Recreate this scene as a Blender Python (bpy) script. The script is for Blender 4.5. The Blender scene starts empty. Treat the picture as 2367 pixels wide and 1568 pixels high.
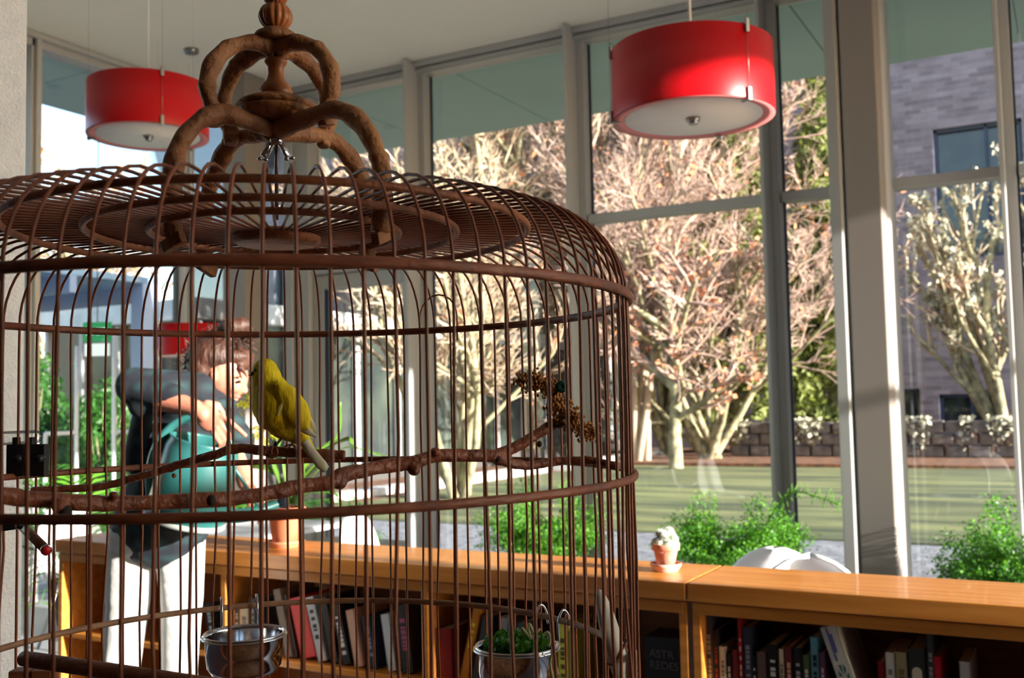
import bpy, bmesh, math, random
import numpy as np
from mathutils import Vector, Matrix
random.seed(7); rng = np.random.default_rng(7)
PI = math.pi
SC = bpy.context.scene
COL = SC.collection

# ------------------------------------------------------------------ camera, sky, sun, exposure
YAW, PITCH, ROLL = [math.radians(v) for v in (28.887, 3.6465, -1.1873)]
FPX, CX, CY = 2367.0, 1183.5, 784.0
EYE = np.array([0, 0, 1.42])
FW = np.array([-math.sin(YAW)*math.cos(PITCH), math.cos(YAW)*math.cos(PITCH), math.sin(PITCH)])
R0 = np.array([math.cos(YAW), math.sin(YAW), 0.0]); U0 = np.cross(R0, FW)
RT = R0*math.cos(ROLL)+U0*math.sin(ROLL); UP = -R0*math.sin(ROLL)+U0*math.cos(ROLL)
cam_d = bpy.data.cameras.new('camera'); cam = bpy.data.objects.new('camera', cam_d); COL.objects.link(cam)
M = Matrix(((RT[0], UP[0], -FW[0], EYE[0]), (RT[1], UP[1], -FW[1], EYE[1]), (RT[2], UP[2], -FW[2], EYE[2]), (0, 0, 0, 1)))
cam.matrix_world = M
cam_d.lens = 36; cam_d.sensor_width = 36; cam_d.sensor_fit = 'HORIZONTAL'; cam_d.clip_start = 0.02; cam_d.clip_end = 400
cam_d.dof.use_dof = True; cam_d.dof.focus_distance = 1.10; cam_d.dof.aperture_fstop = 10.5
SC.camera = cam
SUN_EL, SUN_AZ = math.radians(12.7), math.radians(-3.0)
w = bpy.data.worlds.new('world'); SC.world = w; w.use_nodes = True
nt = w.node_tree; bg = nt.nodes['Background']
sky = nt.nodes.new('ShaderNodeTexSky'); sky.sky_type = 'NISHITA'; sky.sun_disc = False
sky.sun_elevation = SUN_EL; sky.sun_rotation = math.radians(93.0)
sky.air_density = 1.0; sky.dust_density = 0.6; sky.ozone_density = 1.2
nt.links.new(sky.outputs[0], bg.inputs[0]); bg.inputs[1].default_value = 0.7
sd = bpy.data.lights.new('sun', 'SUN'); so = bpy.data.objects.new('sun', sd); COL.objects.link(so)
sd.energy = 24.0; sd.angle = math.radians(0.6); sd.color = (1.0, 0.94, 0.85)
sdir = Vector((math.cos(SUN_EL)*math.cos(SUN_AZ), math.cos(SUN_EL)*math.sin(SUN_AZ), math.sin(SUN_EL)))
so.rotation_euler = sdir.to_track_quat('Z', 'Y').to_euler()
so.location = (30, -2, 12)
SC.view_settings.view_transform = 'Standard'; SC.view_settings.look = 'None'
SC.view_settings.gamma = 1; SC.view_settings.use_curve_mapping = False
SC.view_settings.exposure = 0.0

def ray(x, y): return FW + RT*(x-CX)/FPX - UP*(y-CY)/FPX
def onY(x, y, Y): d = ray(x, y); return EYE + d*Y/d[1]
def onX(x, y, X): d = ray(x, y); return EYE + d*X/d[0]
def onZ(x, y, Z): d = ray(x, y); return EYE + d*(Z-1.42)/d[2]
def at(x, y, z): return EYE + ray(x, y)*z          # point seen at (x,y), z metres along the view axis

# ------------------------------------------------------------------ materials
def srgb(c):
    return tuple((v/12.92 if v <= 0.04045 else ((v+0.055)/1.055)**2.4) for v in [k/255 for k in c])
def mat(name, col, rough=0.6, col2=None, scale=8.0, stretch=(1, 1, 1), bump=0.0, bscale=None, metal=0.0, spec=0.5,
        detail=4, sheen=0.0, trans=0.0, coat=0.0, lo=0.35, hi=0.65, emis=None, subs=0.0):
    m = bpy.data.materials.new(name); m.use_nodes = True; N = m.node_tree.nodes; L = m.node_tree.links
    b = N['Principled BSDF']; c1 = srgb(col)+(1,); b.inputs['Base Color'].default_value = c1
    b.inputs['Roughness'].default_value = rough; b.inputs['Metallic'].default_value = metal
    b.inputs['Specular IOR Level'].default_value = spec; b.inputs['Coat Weight'].default_value = coat
    b.inputs['Transmission Weight'].default_value = trans
    if subs: b.inputs['Subsurface Weight'].default_value = subs; b.inputs['Subsurface Scale'].default_value = 0.01
    if emis: b.inputs['Emission Color'].default_value = srgb(emis[0])+(1,); b.inputs['Emission Strength'].default_value = emis[1]
    if col2 or bump:
        tc = N.new('ShaderNodeTexCoord'); mp = N.new('ShaderNodeMapping'); mp.inputs['Scale'].default_value = stretch
        L.new(tc.outputs['Object'], mp.inputs['Vector'])
        no = N.new('ShaderNodeTexNoise'); no.inputs['Scale'].default_value = scale; no.inputs['Detail'].default_value = detail
        L.new(mp.outputs[0], no.inputs['Vector'])
        if col2:
            cr = N.new('ShaderNodeValToRGB'); cr.color_ramp.elements[0].position = lo; cr.color_ramp.elements[1].position = hi
            cr.color_ramp.elements[0].color = c1; cr.color_ramp.elements[1].color = srgb(col2)+(1,)
            L.new(no.outputs[0], cr.inputs[0]); L.new(cr.outputs[0], b.inputs['Base Color'])
        if bump:
            n2 = N.new('ShaderNodeTexNoise'); n2.inputs['Scale'].default_value = bscale or scale; n2.inputs['Detail'].default_value = 5
            L.new(mp.outputs[0], n2.inputs['Vector'])
            bp = N.new('ShaderNodeBump'); bp.inputs['Strength'].default_value = bump; bp.inputs['Distance'].default_value = 0.01
            L.new(n2.outputs[0], bp.inputs['Height']); L.new(bp.outputs[0], b.inputs['Normal'])
    return m
def translucent(name, col, rough, mix, col2=None):
    m = mat(name, col, rough); N = m.node_tree.nodes; L = m.node_tree.links
    out = N['Material Output']; b = N['Principled BSDF']; t = N.new('ShaderNodeBsdfTranslucent'); t.inputs[0].default_value = srgb(col2 or col)+(1,)
    mx = N.new('ShaderNodeMixShader'); mx.inputs[0].default_value = mix
    L.new(b.outputs[0], mx.inputs[1]); L.new(t.outputs[0], mx.inputs[2]); L.new(mx.outputs[0], out.inputs[0]); return m
def glass_mat(name, tint, refl=1.0, rough=0.0):
    m = bpy.data.materials.new(name); m.use_nodes = True; N = m.node_tree.nodes; L = m.node_tree.links
    N.remove(N['Principled BSDF']); out = N['Material Output']
    t = N.new('ShaderNodeBsdfTransparent'); t.inputs[0].default_value = tint+(1,)
    g = N.new('ShaderNodeBsdfGlossy'); g.inputs['Roughness'].default_value = rough
    f = N.new('ShaderNodeFresnel'); f.inputs[0].default_value = 1.45
    mu = N.new('ShaderNodeMath'); mu.operation = 'MULTIPLY'; mu.inputs[1].default_value = refl
    mx = N.new('ShaderNodeMixShader'); L.new(f.outputs[0], mu.inputs[0]); L.new(mu.outputs[0], mx.inputs[0])
    L.new(t.outputs[0], mx.inputs[1]); L.new(g.outputs[0], mx.inputs[2]); L.new(mx.outputs[0], out.inputs[0]); return m

MT = {}
MT['ceiling'] = mat('ceiling_paint', (238, 230, 218), 0.9, (232, 224, 212), 0.6)
MT['backwall'] = mat('warm_grey_paint', (84, 72, 62), 0.9)
MT['pier'] = mat('rough_white_paint', (222, 226, 236), 0.75, (212, 217, 230), 30, bump=0.55, bscale=170)
MT['floor'] = mat('grey_floor', (158, 160, 164), 0.4, (142, 145, 150), 2.0)
MT['low_bounce'] = mat('low_bounce_floor', (58, 64, 78), .9, (48, 54, 66), 40)  # dark tone invented to cut light bounced up onto the bookcase front
MT['frame'] = mat('grey_window_metal', (172, 171, 170), 0.42)
MT['column'] = mat('taupe_column_paint', (128, 120, 114), 0.5)
MT['gasket'] = mat('dark_blue_gasket', (22, 42, 74), 0.5)
MT['soffit'] = mat('green_grey_soffit', (150, 176, 166), 0.8, (142, 166, 158), 0.5)
MT['gravel'] = mat('pale_gravel', (150, 151, 155), 0.95, (98, 100, 106), 9, bump=0.9, bscale=30, detail=8)
MT['grass'] = mat('winter_grass', (124, 126, 76), 0.95, (60, 70, 42), 0.9, stretch=(0.35, 2.2, 1), bump=0.8, bscale=25, detail=10, lo=0.38, hi=0.62)
MT['soil'] = mat('leaf_litter', (134, 86, 52), 0.95, (80, 52, 36), 7, bump=0.8, bscale=14)
MT['concrete'] = mat('white_concrete', (226, 226, 222), 0.8, (200, 200, 196), 3)
MT['glass'] = glass_mat('window_glass', (0.955, 0.96, 0.962), 0.9)
MT['dglass'] = mat('dark_glazing', (24, 34, 44), 0.06, (46, 56, 60), 2.0, spec=0.8)
MT['wingglass'] = mat('dim_glazing', (40, 48, 50), 0.22, (66, 74, 66), 1.2, spec=0.35)
MT['wood'] = mat('oak_veneer', (212, 140, 64), 0.32, (188, 116, 46), 3.0, stretch=(1, 14, 14), bump=0.05, coat=0.15)
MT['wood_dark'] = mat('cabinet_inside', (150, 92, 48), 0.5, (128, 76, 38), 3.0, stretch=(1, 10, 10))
MT['cane'] = mat('brown_cane', (152, 82, 52), 0.42, (112, 56, 32), 26, stretch=(1, 1, .5), bump=0.15, bscale=60)
MT['hoop'] = mat('cane_hoop', (146, 80, 52), 0.5, (106, 54, 34), 30, stretch=(1, 1, 4), bump=0.25, bscale=80)
MT['pale_hoop'] = mat('pale_cane_hoop', (176, 138, 108), 0.6, (140, 100, 74), 24, bump=0.3, bscale=80)
MT['roofcane'] = mat('roof_cane', (172, 104, 66), 0.55, (132, 74, 44), 24, bump=0.3, bscale=80)
MT['bough'] = mat('peeled_bough', (176, 122, 80), 0.6, (128, 80, 48), 22, bump=0.7, bscale=70)
MT['turned'] = mat('turned_wood', (184, 112, 62), 0.38, (160, 92, 48), 14, stretch=(1, 1, 5))
MT['bark'] = mat('perch_bark', (158, 90, 62), 0.4, (100, 50, 32), 30, bump=0.5, bscale=120, lo=0.3, hi=0.75)
MT['steel'] = mat('polished_steel', (214, 216, 222), 0.12, metal=1.0)
MT['dull_steel'] = mat('dull_steel', (150, 148, 146), 0.3, metal=1.0)
MT['black'] = mat('black_plastic', (28, 32, 42), 0.4)
MT['clear'] = glass_mat('clear_plastic', (0.93, 0.94, 0.94), 0.8, 0.12)
MT['red'] = translucent('red_shade', (196, 10, 22), 0.34, 0.22)
MT['diffuser'] = translucent('milky_diffuser', (232, 224, 216), 0.4, 0.25)
MT['rim'] = translucent('pink_rim', (216, 128, 126), 0.4, 0.3)
MT['terra'] = mat('terracotta', (196, 108, 70), 0.8, (214, 140, 104), 9)
MT['terra_old'] = mat('weathered_terracotta', (196, 112, 84), 0.85, (222, 176, 160), 14)
MT['white'] = mat('white_shell', (238, 240, 244), 0.4)
MT['leaf'] = translucent('fern_green', (92, 150, 36), 0.6, 0.35, (130, 200, 30))
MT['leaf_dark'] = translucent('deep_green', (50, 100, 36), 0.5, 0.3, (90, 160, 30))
MT['leaf_strap'] = translucent('strap_leaf', (96, 136, 52), 0.4, 0.35, (150, 190, 60))
MT['orchid'] = translucent('yellow_green_petal', (206, 206, 60), 0.5, 0.35, (230, 235, 80))
MT['cactus'] = mat('white_spined_cactus', (206, 214, 186), 0.8, (110, 122, 78), 60, bump=0.6, bscale=120)
MT['twig'] = mat('pale_twig', (196, 178, 152), 0.8, (158, 134, 112), 1.5)
MT['twig_pink'] = mat('pinkish_twig', (186, 160, 144), 0.8, (140, 116, 106), 1.5)
MT['trunk'] = mat('lichen_trunk', (168, 160, 124), 0.85, (98, 92, 72), 5, bump=0.6, bscale=20)
MT['dryleaf'] = mat('dry_orange_leaf', (196, 128, 92), 0.7)
MT['conifer'] = translucent('conifer_green', (128, 138, 76), 0.7, 0.3, (150, 162, 72))
MT['stone_dark'] = mat('dark_plinth', (70, 66, 64), .9)
MT['ivy'] = mat('ivy_pale', (176, 172, 150), 0.7)
def brick_mat():
    m = mat('grey_brown_brick', (150, 140, 142), 0.9); N = m.node_tree.nodes; L = m.node_tree.links; b = N['Principled BSDF']
    tc = N.new('ShaderNodeTexCoord'); mp = N.new('ShaderNodeMapping'); mp.inputs['Rotation'].default_value = (PI/2, 0, 0)
    br = N.new('ShaderNodeTexBrick'); br.inputs['Scale'].default_value = 1.0; br.inputs['Brick Width'].default_value = 0.42; br.inputs['Row Height'].default_value = 0.13
    br.inputs['Mortar Size'].default_value = 0.012; br.inputs['Color1'].default_value = srgb((122, 118, 132))+(1,); br.inputs['Color2'].default_value = srgb((92, 88, 102))+(1,)
    br.inputs['Mortar'].default_value = srgb((112, 108, 118))+(1,)
    L.new(tc.outputs['Object'], mp.inputs[0]); L.new(mp.outputs[0], br.inputs[0])
    no = N.new('ShaderNodeTexNoise'); no.inputs['Scale'].default_value = 1.3; no.inputs['Detail'].default_value = 6
    L.new(tc.outputs['Object'], no.inputs[0])
    mx = N.new('ShaderNodeMixRGB'); mx.blend_type = 'MULTIPLY'; mx.inputs[0].default_value = 0.7
    cr = N.new('ShaderNodeValToRGB'); cr.color_ramp.elements[0].position = .3; cr.color_ramp.elements[1].position = .7
    cr.color_ramp.elements[0].color = (.55, .52, .52, 1); cr.color_ramp.elements[1].color = (1, 1, 1, 1)
    L.new(no.outputs[0], cr.inputs[0]); L.new(br.outputs[0], mx.inputs[1]); L.new(cr.outputs[0], mx.inputs[2]); L.new(mx.outputs[0], b.inputs['Base Color'])
    bp = N.new('ShaderNodeBump'); bp.inputs['Strength'].default_value = .5; L.new(br.outputs['Fac'], bp.inputs['Height']); bp.invert = True
    L.new(bp.outputs[0], b.inputs['Normal']); return m
MT['brick'] = brick_mat()

# ------------------------------------------------------------------ mesh helpers
class MB:
    def __init__(s): s.v = []; s.f = []; s.sm = []
    def add(s, V, F, smooth=True):
        o = len(s.v); s.v.extend([tuple(map(float, p)) for p in V]); s.f.extend([tuple(i+o for i in f) for f in F]); s.sm.extend([smooth]*len(F))
    def box(s, c, d, rot=None, bev=0.0):
        x, y, z = [k/2 for k in d]
        if bev > 0:
            b = min(bev, x*.9, y*.9, z*.9); bm = bmesh.new(); bmesh.ops.create_cube(bm, size=1)
            for vv in bm.verts: vv.co = (vv.co.x*2*x, vv.co.y*2*y, vv.co.z*2*z)
            bmesh.ops.bevel(bm, geom=bm.edges[:]+bm.verts[:], offset=b, segments=2, affect='EDGES', profile=.5)
            bm.verts.index_update(); V = [v.co.copy() for v in bm.verts]; F = [[v.index for v in f.verts] for f in bm.faces]; bm.free()
        else:
            V = [Vector((a*x, b_*y, c_*z)) for a, b_, c_ in ((-1,-1,-1),(1,-1,-1),(1,1,-1),(-1,1,-1),(-1,-1,1),(1,-1,1),(1,1,1),(-1,1,1))]
            F = [(0,3,2,1),(4,5,6,7),(0,1,5,4),(1,2,6,5),(2,3,7,6),(3,0,4,7)]
        if rot is not None: V = [rot @ v for v in V]
        s.add([(v[0]+c[0], v[1]+c[1], v[2]+c[2]) for v in V], F, False); return s
    def bx(s, x0, x1, y0, y1, z0, z1, bev=0.0):
        return s.box(((x0+x1)/2, (y0+y1)/2, (z0+z1)/2), (abs(x1-x0), abs(y1-y0), abs(z1-z0)), None, bev)
    def tube(s, pts, r, n=8, cap=True, flat=None, smooth=True):
        P = [np.array(p, float) for p in pts]; k = len(P)
        R = [r]*k if np.isscalar(r) else list(r)
        T = []
        for i in range(k):
            t = P[min(i+1, k-1)]-P[max(i-1, 0)]; T.append(t/(np.linalg.norm(t)+1e-12))
        a = np.array([0, 0, 1.0]) if abs(T[0][2]) < .9 else np.array([1.0, 0, 0])
        u = np.cross(T[0], a); u /= np.linalg.norm(u); V = []; F = []
        for i in range(k):
            u = u-T[i]*np.dot(u, T[i]); u /= np.linalg.norm(u); v = np.cross(T[i], u)
            ru, rv = (R[i], R[i]) if flat is None else (R[i]*flat[0], R[i]*flat[1])
            for j in range(n):
                th = 2*PI*j/n; V.append(P[i]+u*ru*math.cos(th)+v*rv*math.sin(th))
        for i in range(k-1):
            for j in range(n):
                j2 = (j+1) % n; F.append((i*n+j, i*n+j2, (i+1)*n+j2, (i+1)*n+j))
        if cap: F.append(tuple(range(n))[::-1]); F.append(tuple((k-1)*n+j for j in range(n)))
        s.add(V, F, smooth); return s
    def lathe(s, prof, c=(0, 0, 0), n=32, ax=None, rib=0, ribn=0, open_=False):
        if open_: prof = list(prof)+[prof[0]]
        c = np.array(c, float); V = []; F = []
        A = Matrix.Identity(3) if ax is None else Vector((0, 0, 1)).rotation_difference(Vector(ax)).to_matrix()
        for r, z in prof:
            for j in range(n):
                th = 2*PI*j/n; rr = r*(1+rib*abs(math.sin(ribn*th/2))) if rib else r
                V.append(np.array(A @ Vector((rr*math.cos(th), rr*math.sin(th), z)))+c)
        for i in range(len(prof)-1):
            for j in range(n):
                j2 = (j+1) % n; F.append((i*n+j, i*n+j2, (i+1)*n+j2, (i+1)*n+j))
        if prof[0][0] > 1e-6 and not open_: F.append(tuple(range(n))[::-1])
        if prof[-1][0] > 1e-6 and not open_: F.append(tuple((len(prof)-1)*n+j for j in range(n)))
        s.add(V, F, True); return s
    def ell(s, c, r, rot=None, n=16, m=10):
        V = []; F = []; c = np.array(c, float)
        for i in range(m+1):
            ph = PI*i/m
            for j in range(n):
                th = 2*PI*j/n; p = Vector((r[0]*math.sin(ph)*math.cos(th), r[1]*math.sin(ph)*math.sin(th), r[2]*math.cos(ph)))
                if rot is not None: p = rot @ p
                V.append(np.array(p)+c)
        for i in range(m):
            for j in range(n):
                j2 = (j+1) % n; F.append((i*n+j, (i+1)*n+j, (i+1)*n+j2, i*n+j2))
        s.add(V, F, True); return s
    def torus(s, c, R, r, n=96, m=8, rz=None, a0=0, a1=2*PI):
        rz = rz or r; closed = abs(a1-a0-2*PI) < 1e-6; V = []; F = []; k = n if closed else n+1
        for i in range(k):
            a = a0+(a1-a0)*i/n
            for j in range(m):
                b = 2*PI*j/m; q = R+r*math.cos(b); V.append((c[0]+q*math.cos(a), c[1]+q*math.sin(a), c[2]+rz*math.sin(b)))
        for i in range(n if closed else n):
            i2 = (i+1) % k
            for j in range(m): j2 = (j+1) % m; F.append((i*m+j, i2*m+j, i2*m+j2, i*m+j2))
        s.add(V, F, True); return s
    def build(s, name, m, parent=None, loc=(0, 0, 0), **kw):
        me = bpy.data.meshes.new(name); me.from_pydata([(v[0]-loc[0], v[1]-loc[1], v[2]-loc[2]) for v in s.v], [], s.f)
        me.polygons.foreach_set('use_smooth', s.sm); me.update()
        ms = m if isinstance(m, (list, tuple)) else [m]
        for q in ms: me.materials.append(MT[q] if isinstance(q, str) else q)
        return link(name, me, parent, loc if parent is None else (0, 0, 0), **kw)
def link(name, me, parent=None, loc=(0, 0, 0), label=None, cat=None, group=None, kind=None):
    o = bpy.data.objects.new(name, me); COL.objects.link(o); o.location = loc
    if parent is not None: o.parent = parent
    for k_, v_ in (('label', label), ('category', cat), ('group', group), ('kind', kind)):
        if v_: o[k_] = v_
    return o
def thing(name, label, cat, loc=(0, 0, 0), group=None, rz=0):
    o = link(name, None, None, tuple(map(float, loc)), label, cat, group); o.rotation_euler = (0, 0, rz); o.empty_display_size = .1; return o
def struct_e(name, loc=(0, 0, 0)): return link(name, None, None, loc, kind='structure')
def setting(mb, name, m, **kw): return mb.build(name, m, None, kind='structure', **kw)
def dup(root, loc, rz=None, label=None, group=None):
    r = root.copy(); COL.objects.link(r); r.location = loc
    if rz is not None: r.rotation_euler = (0, 0, rz)
    if label: r['label'] = label
    if group: r['group'] = group
    for ch in list(root.children):
        c = ch.copy(); COL.objects.link(c); c.parent = r
        for g in list(ch.children): d = g.copy(); COL.objects.link(d); d.parent = c
    return r
def np_mesh(name, V, Q, m, parent=None, loc=(0, 0, 0), smooth=False, **kw):
    V = np.asarray(V, np.float32)-np.asarray(loc, np.float32); Q = np.asarray(Q, np.int32); k = Q.shape[1]
    me = bpy.data.meshes.new(name); me.vertices.add(len(V)); me.vertices.foreach_set('co', V.ravel())
    me.loops.add(Q.size); me.loops.foreach_set('vertex_index', Q.ravel()); me.polygons.add(len(Q))
    me.polygons.foreach_set('loop_start', np.arange(0, Q.size, k, dtype=np.int32)); me.polygons.foreach_set('loop_total', np.full(len(Q), k, np.int32))
    me.polygons.foreach_set('use_smooth', np.full(len(Q), smooth)); me.update(calc_edges=True); me.validate()
    me.materials.append(MT[m]); return link(name, me, parent, loc if parent is None else (0, 0, 0), **kw)
def unit(a): return a/(np.linalg.norm(a, axis=-1, keepdims=True)+1e-12)
def segs(name, P0, P1, A, B, m, n=3, **kw):
    P0, P1 = np.asarray(P0), np.asarray(P1); T = unit(P1-P0); h = np.where(np.abs(T[:, 2:3]) < .9, [[0, 0, 1.]], [[1., 0, 0]])
    U = unit(np.cross(T, h)); W = np.cross(T, U); k = len(P0); V = np.zeros((k, 2*n, 3))
    for j in range(n):
        a = 2*PI*j/n; d = U*math.cos(a)+W*math.sin(a); V[:, j] = P0+d*A[:, None]; V[:, n+j] = P1+d*B[:, None]
    base = (np.arange(k)*2*n)[:, None, None]
    q = np.array([[j, (j+1) % n, n+(j+1) % n, n+j] for j in range(n)])[None]
    return np_mesh(name, V.reshape(-1, 3), (base+q).reshape(-1, 4), m, smooth=True, **kw)
def leaves(name, C, size, m, asp=2.0, **kw):
    C = np.asarray(C); k = len(C); d = unit(rng.normal(size=(k, 3))); e = unit(np.cross(d, rng.normal(size=(k, 3))))
    s_ = (size*(0.6+0.8*rng.random(k)))[:, None]
    V = np.stack([C-d*s_*asp*.5, C+e*s_*.5, C+d*s_*asp*.5, C-e*s_*.5], 1)
    return np_mesh(name, V.reshape(-1, 3), np.arange(4*k).reshape(-1, 4), m, **kw)
def text_obj(body, size, ext, m, parent, loc, rot, center=False):
    fc = bpy.data.curves.new('lettering', 'FONT'); fc.body = body; fc.size = size; fc.extrude = ext
    if center: fc.align_x = 'CENTER'; fc.align_y = 'CENTER'
    o = bpy.data.objects.new('tmp', fc); COL.objects.link(o); dg = bpy.context.evaluated_depsgraph_get(); dg.update(); me = bpy.data.meshes.new_from_object(o.evaluated_get(dg)); bpy.data.objects.remove(o)
    me.materials.clear(); me.materials.append(MT[m]); r = link('lettering', me, parent, loc); r.rotation_euler = rot; return r
def smooth_path(pts, k=6):
    P = [np.array(p, float) for p in pts]; P = [2*P[0]-P[1]]+P+[2*P[-1]-P[-2]]; out = []
    for i in range(1, len(P)-2):
        for t in np.linspace(0, 1, k, endpoint=False):
            p0, p1, p2, p3 = P[i-1:i+3]
            out.append(.5*((2*p1)+(-p0+p2)*t+(2*p0-5*p1+4*p2-p3)*t*t+(-p0+3*p1-3*p2+p3)*t**3))
    out.append(P[-2]); return out
def remeshed(mb, vox, smooth=6):
    me = bpy.data.meshes.new('tmp'); me.from_pydata(mb.v, [], mb.f); o = bpy.data.objects.new('tmp', me); COL.objects.link(o)
    r = o.modifiers.new('r', 'REMESH'); r.mode = 'VOXEL'; r.voxel_size = vox
    if smooth: q = o.modifiers.new('s', 'SMOOTH'); q.iterations = smooth; q.factor = .5
    dg = bpy.context.evaluated_depsgraph_get(); dg.update(); e = o.evaluated_get(dg); m2 = bpy.data.meshes.new_from_object(e)
    bpy.data.objects.remove(o); bpy.data.meshes.remove(me)
    m2.polygons.foreach_set('use_smooth', np.full(len(m2.polygons), True)); m2.materials.clear(); return m2
def capsule(mb, a, b, ra, rb, n=14):
    a, b = np.array(a, float), np.array(b, float); mb.ell(a, (ra,)*3, n=n, m=8); mb.ell(b, (rb,)*3, n=n, m=8); mb.tube([a, (a+b)/2, b], [ra, (ra+rb)/2, rb], n)

# ------------------------------------------------------------------ the room
YW, XL, XR, ZC = 7.385, -7.14, 5.3, 4.41
setting(MB().bx(XL-.1, XR+.1, 2.9, YW+.15, -.12, 0), 'floor', 'floor')
setting(MB().bx(XL-.1, XR+.1, -3.2, 2.9, -.12, 0), 'floor_front', 'low_bounce')  # unseen front floor, split off and darkened to limit bounced light
setting(MB().bx(XL-.1, XR+.15, -3.2, YW+.1, ZC, ZC+.25), 'ceiling', 'ceiling')
setting(MB().bx(XR, XR+.15, -3.2, 1.15, 0, ZC), 'wall_right', 'backwall')  # out of view; solid length set to keep sun off cage and pier
setting(MB().bx(XL-.1, XR+.15, -3.35, -3.2, 0, ZC), 'wall_back', 'backwall')
setting(MB().bx(XL-.1, XL+.02, -3.2, 0.8, 0, ZC), 'wall_left', 'ceiling')
# painted pier beside the cage on the left
pe = at(57, 800, 1.9)
setting(MB().bx(pe[0]-.5, pe[0], pe[1]-.10, pe[1], 0, ZC-.001, .004), "wall_pier", 'pier')

def mull(mb, x, z0=0.0, z1=4.40, w=.085, gas=None):   # vertical window member on the long wall
    mb.bx(x, x+.028, YW-.27, YW+.06, z0, z1, .004); mb.bx(x+.028, x+w, YW-.08, YW+.06, z0, z1, .003)
ZT0, ZT1 = 2.83, 2.90
xs = [-4.945+1.524*k for k in range(-1, 7)]
# header and sill of the long wall
hd = MB(); hd.bx(XL, XR, YW-.10, YW+.06, 4.305, ZC-.002, .004); hd.bx(XL, XR, YW-.15, YW-.10, 4.36, ZC-.002, .004); hd.bx(XL, XR, YW-.125, YW-.10, 4.315, 4.345, .003)
setting(hd, 'trim_1', 'frame')
setting(MB().bx(XL, -6.3, YW-.08, YW+.06, 0, .12).bx(-4.95, XR, YW-.08, YW+.06, 0, .12), 'trim_2', 'frame')
for i, x0 in enumerate(xs[:-1]):
    x1 = xs[i+1]
    if i == 0: continue
    wn = struct_e('window_%d' % i, (x0, YW, 0)); L_ = (x0, YW, 0)
    fm = MB(); mull(fm, x0); fm.build('mullion', 'frame', wn, L_)
    MB().bx(x0+.085, x0+.098, YW+.03, YW+.05, .12, 4.305).build('gasket', 'gasket', wn, L_)
    if i >= 2: MB().bx(x0+.1, x1, YW-.09, YW+.05, ZT0, ZT1, .004).build('transom', 'frame', wn, L_)
    if i >= 2:
        MB().bx(x0+.085, x1, YW+.02, YW+.03, .12, ZT0).build('glass_pane', 'glass', wn, L_)
        MB().bx(x0+.085, x1, YW+.02, YW+.03, ZT1, 4.305).build('glass_pane', 'glass', wn, L_)
    else: MB().bx(x0+.085, x1, YW+.02, YW+.03, .12, 4.305).build('glass_pane', 'glass', wn, L_)
# glazed door bay beside the corner
dr = struct_e('door_1', (-6.0, YW, 0)); L_ = (-6.0, YW, 0)
jb = MB(); jb.bx(-6.42, -6.12, YW-.12, YW+.06, 0, 4.305, .006); jb.bx(-6.36, -6.30, YW-.15, YW-.12, 0, 4.305, .004); jb.bx(-6.12, -4.945, YW-.10, YW+.05, 2.64, 2.72, .005)
jb.build('door_frame', 'frame', dr, L_)
dl = MB(); dl.bx(-6.115, -5.99, YW-.07, YW+.03, .01, 2.63, .005); dl.bx(-5.12, -4.95, YW-.07, YW+.03, .01, 2.63, .005); dl.bx(-5.99, -5.12, YW-.07, YW+.03, 2.50, 2.63, .005); dl.bx(-5.99, -5.12, YW-.07, YW+.03, .01, .26, .005)
lf = dl.build('door_leaf', 'frame', dr, L_)
MB().bx(-5.99, -5.12, YW-.025, YW-.015, .26, 2.50).build('glass_pane', 'glass', dr, L_)
MB().bx(-5.985, -5.97, YW-.06, YW+.0, .26, 2.50).build('gasket', 'gasket', dr, L_)
lk = MB()
for z in (1.13, 1.24): lk.lathe([(.0, -.095), (.022, -.095), (.024, -.085), (.024, -.07)], (-5.035, YW, z), 16, (0, 1, 0))
lk.build('door_lock', 'dull_steel', lf)
for o in (lf.children): o.location = (6.0, -YW, 0)
MB().bx(-6.12, -4.945, YW+.02, YW+.03, 2.72, 4.305).build('glass_pane', 'glass', dr, L_)
w0 = struct_e('window_9', (XL, YW, 0)); MB().bx(XL, -6.42, YW+.02, YW+.03, .12, 4.305).build('glass_pane', 'glass', w0, (XL, YW, 0))
# left wall, glazed
lh = MB(); lh.bx(XL-.06, XL+.10, .8, YW, 4.305, ZC-.002, .004); lh.bx(XL+.10, XL+.15, .8, YW, 4.36, ZC-.002, .004)
setting(lh, 'trim_3', 'frame')
ys = [5.08-3.3, 5.08-1.65, 5.08, 6.66]
for i, y in enumerate(ys):
    wn = struct_e('window_%d' % (10+i), (XL, y, 0)); L_ = (XL, y, 0)
    fm = MB(); fm.bx(XL-.06, XL+.10, y, y+.085, 0, 4.40, .004); fm.bx(XL+.10, XL+.14, y+.02, y+.065, 0, 4.40, .003); fm.build('mullion', 'frame', wn, L_)
    y1 = ys[i+1] if i < 3 else YW
    MB().bx(XL-.03, XL-.02, y+.085, y1, .02, 4.305).build('glass_pane', 'glass', wn, L_)
    MB().bx(XL-.05, XL, y-.015, y, .12, 4.305).build('gasket', 'black', wn, L_)
# interior columns
for cx_, s_ in (((-6.59, -6.318), .265), ((-1.236, -1.022), .21)):
    c = MB().bx(cx_[0], cx_[1], 6.66, 6.66+s_, 0, ZC-.001, .008); setting(c, 'column', 'column')
# steel channel between the big column and the glass
c2 = MB(); c2.bx(-1.40, -1.325, 6.98, YW-.0, 0, 4.40, .006); c2.bx(-1.30, -1.24, 7.05, YW, 0, 4.40, .006); c2.bx(-1.13, -1.04, 7.02, YW, 0, 4.40, .006); setting(c2, 'trim_4', 'frame')
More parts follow.
